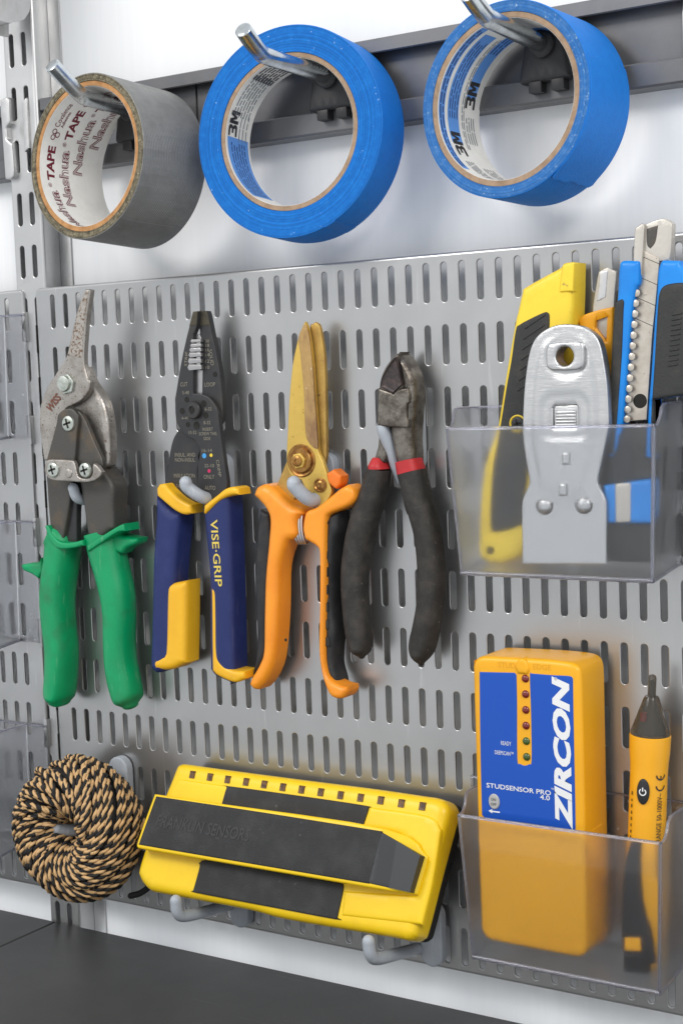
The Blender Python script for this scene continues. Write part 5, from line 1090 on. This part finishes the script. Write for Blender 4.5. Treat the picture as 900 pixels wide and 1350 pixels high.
fo = [(310.6, -196), (310.9, -192), (312.0, -189.4), (314.2, -187.6), (318, -186.9), (328, -186.6), (347.4, -186.2), (360, -186.5), (365, -187.2), (367.6, -188.9), (368.7, -191.5), (369.0, -196), (369.0, -212), (368.8, -270), (368.5, -322), (368.2, -326.5), (367.0, -329.7), (364.6, -331.4), (361, -331.9), (343, -331.9), (321, -331.7), (315.8, -331.2), (312.9, -329.7), (311.5, -327), (311.0, -322), (310.7, -270)]
hs = slab('housing', fo, -33.0, -6, M['zyellow'], ss, bw=2.6, bd=2.4, grid=3, corner=80, step=1.0)
slab('label', T['ss_label'], -33.25, -32, M['zblue'], hs, bw=.25, grid=4, corner=40)
slab('centre_ridge', [(334.5, -191), (336.2, -187.2), (338.4, -186), (340.6, -187.2), (342.2, -191), (341.2, -194), (336, -194)], -34.2, -28, M['zyellow'], hs, bw=1.6, grid=2)
for k, (x, z) in enumerate(T['ss_leds']):
    lathe('indicator_led', [(2.0, 0), (1.8, .5), (1.2, .95), (.5, 1.15), (.01, 1.18)], (x, -33.0, z), (0, -1, 0), M['ledred'] if k < 4 else M['ledgreen'], ss, n=20)
z4 = T['ss_zircon']; cx = (z4[0][0] + z4[3][0] + z4[1][0] + z4[2][0]) / 4; zb_, zt_ = (z4[0][1] + z4[2][1]) / 2, (z4[1][1] + z4[3][1]) / 2
text('label_lettering', 'ZIRCON', flatmap(cx + .35, (zb_ + zt_) / 2, -33.4, 90), M['white'], hs, length=zt_ - zb_ - .8, height=9.3, off=.05, shear=.22)
tt = T['ss_text']
text('label_lettering', 'STUDSENSOR PRO', flatmap((tt[0][0] + tt[1][0]) / 2, (tt[0][1] + tt[1][1]) / 2, -33.4, 0), M['white'], hs, length=tt[1][0] - tt[0][0] - 1.6, height=2.4, off=.012)
text('label_lettering', '™', flatmap(tt[1][0], tt[1][1] + 1.4, -33.4), M['white'], hs, length=1.3, height=.8)
text('label_lettering', '4.0', flatmap(tt[2][0] - .2, tt[2][1] - .3, -33.4), M['white'], hs, length=5.2, height=2.4, off=.012)
text('label_lettering', 'READY', flatmap(tt[3][0], tt[3][1], -33.4), M['white'], hs, length=5.6, height=2.0)
text('label_lettering', 'DEEPSCAN™', flatmap(tt[4][0], tt[4][1], -33.4), M['white'], hs, length=10.2, height=2.0)
text('label_lettering', '®', flatmap(tt[8][0], tt[8][1], -33.4), M['white'], hs, length=1.6, height=1.6)
lathe('power_button', [(3.9, 0), (3.9, .4), (3.4, .9), (.01, 1.0)], (tt[5][0], -33.2, tt[5][1]), (0, -1, 0), M['greybutton'], ss, n=28, sx=.78)
text('button_lettering', 'ON', flatmap(tt[5][0], tt[5][1] + 1.2, -34.3), M['ink'], hs, length=2.6, height=1.4)
text('button_lettering', 'OFF', flatmap(tt[5][0], tt[5][1] - 1.2, -34.3), M['ink'], hs, length=3.0, height=1.4)
ax_, az_ = tt[7]
mesh('label_arrow', [(ax_, -33.4, az_ + .3), (ax_ + 2.2, -33.4, az_ + 1.4), (ax_ + 2.0, -33.4, az_ + .6), (ax_ + 6.3, -33.4, az_ + .6), (ax_ + 6.3, -33.4, az_ - .1), (ax_ + 2.0, -33.4, az_ - .1), (ax_ + 2.2, -33.4, az_ - .9)], [(0, 1, 2, 3, 4, 5, 6)], M['white'], hs)
em = T['ss_emb']
M['zemb'] = mat('embossed_yellow', (0.72, 0.33, 0.008), 0.4)
text('embossed_lettering', 'STUD', flatmap(em[0][0], em[0][1], -33.05), M['zemb'], hs, length=9.5, height=2.8, off=.02)
text('embossed_lettering', 'EDGE', flatmap(em[1][0], em[1][1] + .3, -33.05), M['zemb'], hs, length=9.5, height=2.8, off=.02)
slab('side_grip', [(-24, -270), (-12, -270), (-12, -300), (-24, -300)], -.4, .6, M['zyellow'], hs, bw=.5, grid=5, plane=lambda u, v, w: (368.7 - w, u, v))

# ------------------------------------------------------------------ voltage tester
M['vyellow'] = mat('tester_yellow_plastic', (0.88, 0.42, 0.018), 0.33, col2=(0.85, 0.39, 0.016), nscale=30, bump=.04)
M['smoke'] = mat('smoked_clear_plastic', (0.30, 0.28, 0.24), 0.12, trans=0.85, ior=1.3, bump=.1, bscale=200)
M['smokecore'] = mat('dark_lamp_holder', (0.06, 0.05, 0.04), 0.4)
M['redpart'] = mat('red_lamp', (0.5, 0.03, 0.04), 0.3)
vt = thing('voltage_tester', (391, -15, -337), 'slim yellow pen voltage tester with smoked tip in the lower bin', 'voltage tester')
ax0 = Vector((396.1, -15, -222)); ax1 = Vector((389.5, -15, -337)); vax = (ax1 - ax0).normalized()
Rv = 9.6
def vlathe(nm, prof, m, parent=vt, ex=1.0): return lathe(nm, prof, tuple(ax0), tuple(vax), m, parent, n=40, smooth=28)
vlathe('pen_body', [(Rv * .95, 0), (Rv + .25, .4), (Rv + .2, 3), (Rv, 9), (Rv - .5, 14), (Rv - .7, 20), (Rv - .6, 40), (Rv - .5, 90), (Rv - 1.2, 112), (Rv - 2.4, 116)], M['vyellow'])
vlathe('smoked_tip', [(Rv * .98, 0), (Rv * .97, -1.2), (3.9, -17.0), (3.2, -18.4), (2.0, -18.8), (2.0, -27.2), (1.6, -28.4), (.6, -28.9), (.01, -29)], M['smoke'])
vlathe('lamp_holder', [(Rv * .6, 2), (Rv * .55, -3), (3.0, -9), (1.2, -14), (1.0, -26), (.01, -26.4)], M['smokecore'])
pc = ax0 + vax * -9; lathe('lamp', [(1.6, -2), (1.6, 2), (.01, 2.6)], (pc.x - 2, pc.y - 4, pc.z), tuple(vax), M['redpart'], vt, n=12)
view = Vector((.39, -.92, 0)); view = (view - vax * view.dot(vax)).normalized(); side = vax.cross(view) * -1
def vsurf(s0, ang0, r=Rv - .35):
    """map on the pen body: a along the body (towards the tip), b around it"""
    def f(a, b):
        th = ang0 + b / r; d = view * math.cos(th) + side * math.sin(th)
        return tuple(ax0 + vax * (s0 - a) + d * (r + .12))
    return f
sgn = 1 if side.x > 0 else -1
V = []; F = []
for ring_, (ra_, rb_, dh) in enumerate(((3.1, 6.3, .0), (3.0, 6.1, .5), (2.5, 5.5, .75), (.01, .01, .85))):
    for k in range(32):
        a = 2 * math.pi * k / 32; V.append(vsurf(26.0, -.30 * sgn, Rv - .5 + dh)(rb_ * math.sin(a), ra_ * math.cos(a)))
for i in range(3):
    for k in range(32): F.append((i*32 + k, i*32 + (k+1) % 32, (i+1)*32 + (k+1) % 32, (i+1)*32 + k))
btn = mesh('power_button', V, F, M['blackplastic'], vt, smooth=50)
V = []; F = []; n_ = 22
for k in range(n_ + 1):
    a = math.radians(35 + 290 * k / n_)
    for r_ in (1.25, 1.8): V.append(vsurf(26.0, -.30 * sgn, Rv + .42)(r_ * math.cos(a), r_ * math.sin(a)))
F = [(2*k, 2*k+1, 2*k+3, 2*k+2) for k in range(n_)]
o_ = len(V); V += [vsurf(26.0, -.30 * sgn, Rv + .42)(a, b) for a, b in ((.3, -.28), (2.2, -.28), (2.2, .28), (.3, .28))]; F.append((o_, o_+1, o_+2, o_+3))
mesh('power_symbol', V, F, M['white'], btn)
fm = lambda s0, ang: (lambda a, b: vsurf(s0, ang)(a, -b * sgn))
text('body_lettering', 'SENSITIVITY RANGE 50-1000V~', fm(47.2, .60 * sgn), M['ink'], vt, length=41, height=2.7, bend=3)
V = []; F = []      # CE mark
for cen, bar in ((14.6, False), (20.6, True)):
    o_ = len(V)
    for k in range(17):
        a = math.radians(90 + 180 * k / 16)
        for r_ in (1.95, 2.6): V.append(fm(0, .60 * sgn)(-cen + 4.5 + 0 if False else 0, 0))
    for k in range(17):
        a = math.radians(90 + 180 * k / 16)
        for j, r_ in enumerate((1.95, 2.6)): V[o_ + 2*k + j] = fm(20.4 + (2.6 if not bar else -2.6), .62 * sgn)(r_ * math.cos(a), r_ * math.sin(a))
    F += [(o_ + 2*k, o_ + 2*k + 1, o_ + 2*k + 3, o_ + 2*k + 2) for k in range(16)]
    if bar:
        o2 = len(V); V += [fm(20.4 - 2.6, .62 * sgn)(a, b) for a, b in ((-2.2, -.3), (-.3, -.3), (-.3, .3), (-2.2, .3))]; F.append((o2, o2+1, o2+2, o2+3))
mesh('body_mark', V, F, M['ink'], vt)
rr = random.Random(2)
for k in range(16): 
    patch = [fm(28 + 3.1 * k, -.98 * sgn)(a, b) for a, b in ((-.9, -.35), (rr.uniform(.2, 1.0), -.35), (rr.uniform(.2, 1.0), .35), (-.9, .35))]
    mesh('body_fine_print', patch, [(0, 1, 2, 3)], M['ink'], vt)
ck = [(x, z) for x, z in T['vt_clip']]
cp = slab('pocket_clip', ck, -27.5, -24.0, M['blackplastic'], vt, bw=1.2, grid=3)
box('clip_root', 384, 396, -25, -10, -338, -326, M['blackplastic'], vt, 1.5)
slab('clip_window', T['vt_win'], -27.7, -26.5, M['vyellow'], cp, bw=.3, grid=2, sm=False)

# ------------------------------------------------------------------ tools in the upper bin
M['kyellow'] = mat('scuffed_yellow_plastic', (0.86, 0.62, 0.045), 0.40, col2=(0.80, 0.55, 0.04), nscale=60, bump=.12, bscale=700, col3=(0.38, 0.27, 0.06), n3=240, lo3=.70, hi3=.76)
M['krubber'] = mat('dusty_black_rubber', (0.026, 0.026, 0.026), 0.6, col2=(0.045, 0.042, 0.036), nscale=90, bump=.3, bscale=900)
M['brushed'] = mat('brushed_aluminium', (0.56, 0.56, 0.56), 0.34, 0.95, col2=(0.52, 0.52, 0.52), nscale=300, stretch=(.25, 1, 6), bump=.22, bscale=600, rvar=.06)
M['blade'] = mat('stained_blade_steel', (0.58, 0.53, 0.46), 0.38, 0.75, col2=(0.46, 0.40, 0.33), nscale=120, lo=.4, hi=.7, bump=.1, bscale=900, col3=(0.10, 0.08, 0.06), n3=520, lo3=.71, hi3=.75, rvar=.08)
M['sheath'] = mat('pale_steel_sheath', (0.56, 0.525, 0.47), 0.38, 0.6, col2=(0.52, 0.48, 0.43), nscale=90, bump=.15, bscale=500)
M['kblue'] = mat('bright_blue_plastic', (0.006, 0.225, 0.68), 0.38, col2=(0.006, 0.20, 0.63), nscale=60, bump=.08)
M['korange'] = mat('amber_plastic', (0.84, 0.37, 0.012), 0.36)
ky = thing('utility_knife', (330, -14, -142), 'scuffed yellow utility knife with black rubber insert, leftmost in the upper bin', 'knife')
kb = slab('knife_body', T['kn_body'], -18.5, -4, M['kyellow'], ky, bw=3.0, bd=3.0, grid=3)
slab('rubber_insert', T['kn_rub'], -19.3, -15, M['krubber'], ky, bw=1.0, grid=3)
slab('nose_clip', T['kn_clip'], -19.4, -14, M['kyellow'], ky, bw=.9, grid=2)
for k in range(7):
    x, z = 334 + .8 * k, -56 + 5.0 * k
    slab('rubber_rib', [(x - 1, z - 1), (x + 10, z + 5), (x + 10, z + 6), (x - 1, z)], -19.7, -19, M['krubber'], ky, bw=.3, grid=3, sm=False)
x, z = T['kn_screw'][0]
lathe('screw_ring', [(4.4, 0), (4.4, .5), (3.9, .6), (3.7, .1)], (x, -19.3, z), (0, -1, 0), M['kyellow'], ky)
screw('body_screw', (x, z), -19.2, 3.5, M['blackox'], ky, 1.0)
lathe('lanyard_hole', [(2.2, 0), (2.0, .1), (.01, .1)], (T['kn_screw'][1][0], -18.5, T['kn_screw'][1][1]), (0, -1, 0), M['recess'], ky)

sr = thing('scraper', (362, -30, -140.5), 'brushed silver blade scraper with a round hanging hole in the upper bin', 'scraper')
hx, hz = T['scr_pts'][0]
body_out = T['scr_body']
slot = [(p[0], p[1]) for p in T['scr_slot']]
def emboss(v, d): # raised centre field with a soft shoulder
    return -0.7 * np.clip((d - 5.0) / 1.6, 0, 1) * np.clip((v[:, 1] + 112) / 10, 0, 1)
sbody = slab('scraper_body', body_out, -31.5, -27.5, M['brushed'], sr, bw=.9, bd=.9, grid=1.4, fn=emboss, holes=[circle((hx, hz), 4.5, 24), slot])
slab('hole_boss', T['scr_boss'], -34.2, -31.0, M['brushed'], sbody, bw=1.3, bd=1.3, grid=1.4, holes=[circle((hx, hz), 4.5, 24)])
slab('rear_shell', shrink(smooth_loop(body_out[:9] + body_out[22:]), .5), -27.0, -24.6, M['brushed'], sr, bw=.6, sm=False, grid=4, holes=[circle((hx, hz), 4.7, 24)])
slab('black_gasket', shrink(smooth_loop(body_out[:9] + body_out[22:]), .9), -27.6, -26.9, M['blackplastic'], sr, bw=.2, sm=False, grid=6, holes=[circle((hx, hz), 5.2, 24)])
sx0, sx1 = slot[0][0], slot[1][0]; sz0, sz1 = slot[3][1], slot[0][1]
for k in range(8):
    z = sz1 - 3.2 - 1.5 * k
    if z > sz0: slab('slider_ridge', [(sx0 + .6, z - .55), (sx1 - .6, z - .55), (sx1 - .6, z + .55), (sx0 + .6, z + .55)], -30.9, -29, M['brushed'], sr, bw=.4, sm=False, grid=3)
slab('slider', [(sx0 - .5, sz0), (sx1 + .5, sz0), (sx1 + .5, sz1), (sx0 - .5, sz1)], -30.2, -27.6, M['brushed'], sr, bw=.3, sm=False, grid=4)
for x, z in T['scr_pts'][1:3]:
    lathe('rivet_seat', [(4.5, 0), (4.5, .08), (3.6, .1)], (x, -31.55, z), (0, -1, 0), M['greased'], sr)
    lathe('rivet', [(3.8, 0), (3.6, .8), (2.6, 1.7), (1.2, 2.1), (.01, 2.15)], (x, -31.6, z), (0, -1, 0), M['brushed'], sr)
for x, z in T['scr_pts'][3:]:
    slab('pressed_stop', [(x - 2, z - 3), (x + 2, z - 3), (x + 2, z + 3), (x - 2, z + 3)], -33.4, -31, M['brushed'], sr, bw=1.2, grid=2)

ks = thing('small_snap_knife', (352, -9, -120), 'small amber snap blade knife half hidden behind the scraper', 'knife')
o1 = T['sk_body']; low = [(o1[6][0] - 6, -130), (o1[7][0] - 8, -130)]
slab('knife_body', o1[:6] + low + o1[7:], -11.5, -6, M['korange'], ks, bw=1.0, grid=3, holes=[T['sk_hole']])
slab('blade', T['sk_blade'], -9.0, -7, M['sheath'], ks, bw=.4, grid=3)
slab('blade_edge', [(q[0] + .8, q[1]) for q in T['sk_blade'][:1]] + [(T['sk_blade'][1][0] + .4, T['sk_blade'][1][1] - 1.5), (T['sk_blade'][1][0] - 1, T['sk_blade'][1][1] - 14), (T['sk_blade'][0][0] - 1.0, T['sk_blade'][0][1] - 14)], -9.3, -8.5, M['bright'], ks, bw=.2, sm=False)

kb_ = thing('snap_knife', (402, -20, -135), 'large blue and black snap blade knife, rightmost in the upper bin', 'knife')
def clampx(o):      # the knife's lower end stands between the bin's walls
    out = []
    for (x, z), (x2, z2) in zip(o, o[1:] + o[:1]):
        out.append((min(x, 405.0) if z < -60 else x, z))
        if z > -60 >= z2 and x > 405: out += [(x, -59.5), (405.0, -62.5)]
    return out
slab('left_shell', T['bk_left'], -25, -15, M['kblue'], kb_, bw=2.5, bd=2.0, grid=3)
slab('left_rubber', T['bk_leftrub'], -25.8, -16, M['krubber'], kb_, bw=1.2, grid=3)
slab('right_shell', clampx(T['bk_right']), -25, -15, M['kblue'], kb_, bw=2.5, bd=2.0, grid=3)
rrub = slab('right_rubber', clampx(T['bk_rightrub']), -26.0, -16, M['krubber'], kb_, bw=1.5, grid=3)
for k in range(11):
    x = T['bk_rightrub'][4][0] - 5.5 - .25 * k; z = T['bk_rightrub'][4][1] - 14 - 2.3 * k
    slab('rubber_rib', [(x, z - .5), (x + 4.5, z), (x + 4.5, z + .7), (x, z + .2)], -26.5, -25.5, M['krubber'], rrub, bw=.2, sm=False, grid=3)
bl = slab('blade', T['bk_blade'], -21.2, -19.5, M['blade'], kb_, bw=.3, grid=3)
for k in range(4):
    a = T['bk_blade'][0]; x, z = a[0] - 1.6 * k - .4, a[1] - 3 - 9.2 * k
    slab('score_line', [(x, z + .15), (x + 9.5, z - 4.4), (x + 9.5, z - 4.75), (x, z - .2)], -21.32, -21, M['greased'], bl, bw=.1, sm=False, grid=4)
slab('sheath_left', T['bk_sheath'], -22.8, -18, M['sheath'], kb_, bw=.7, grid=3)
hd = slab('sheath_right', T['bk_head'], -20.9, -16, M['sheath'], kb_, bw=.7, grid=3)
slab('sheath_window', T['bk_window'], -21.05, -20, M['greased'], hd, bw=.3, grid=2)
for x, z in T['bk_studs']:
    lathe('guide_stud', [(1.75, 0), (1.65, .25), (1.2, .45), (.01, .5)], (x, -23.0, z), (0, -1, 0), M['blade'], kb_, n=18)
lathe('blade_hole', [(3.4, 0), (3.3, .15), (.01, .15)], (*T['bk_hole'][0][:1], -21.2, T['bk_hole'][0][1]), (0, -1, 0), M['recess'], bl, n=24)
slab('slider', [(381, -77.5), (394, -78.5), (393, -104), (379, -103)], -24.5, -19, M['blackplastic'], kb_, bw=1.0, grid=3)
slab('lock_wheel', [(380.8, -102), (404.8, -98.6), (404.3, -119.6), (382.5, -119.8)], -29.5, -15, M['kblue'], kb_, bw=2.0, grid=3)
slab('lock_core', [(387, -101), (395, -100.5), (394.5, -119), (387, -119.5)], -30.2, -20, M['sheath'], kb_, bw=1.0, grid=3)
slab('end_cap', [(380, -118), (404.5, -117), (404, -134), (402, -138), (384, -138), (380, -134)], -27, -14, M['krubber'], kb_, bw=2.0, grid=3)
slab('lower_body', [(379, -76), (405, -74), (405, -98), (404.5, -119), (381, -119), (377, -100)], -23.5, -15, M['krubber'], kb_, bw=1.5, grid=3)
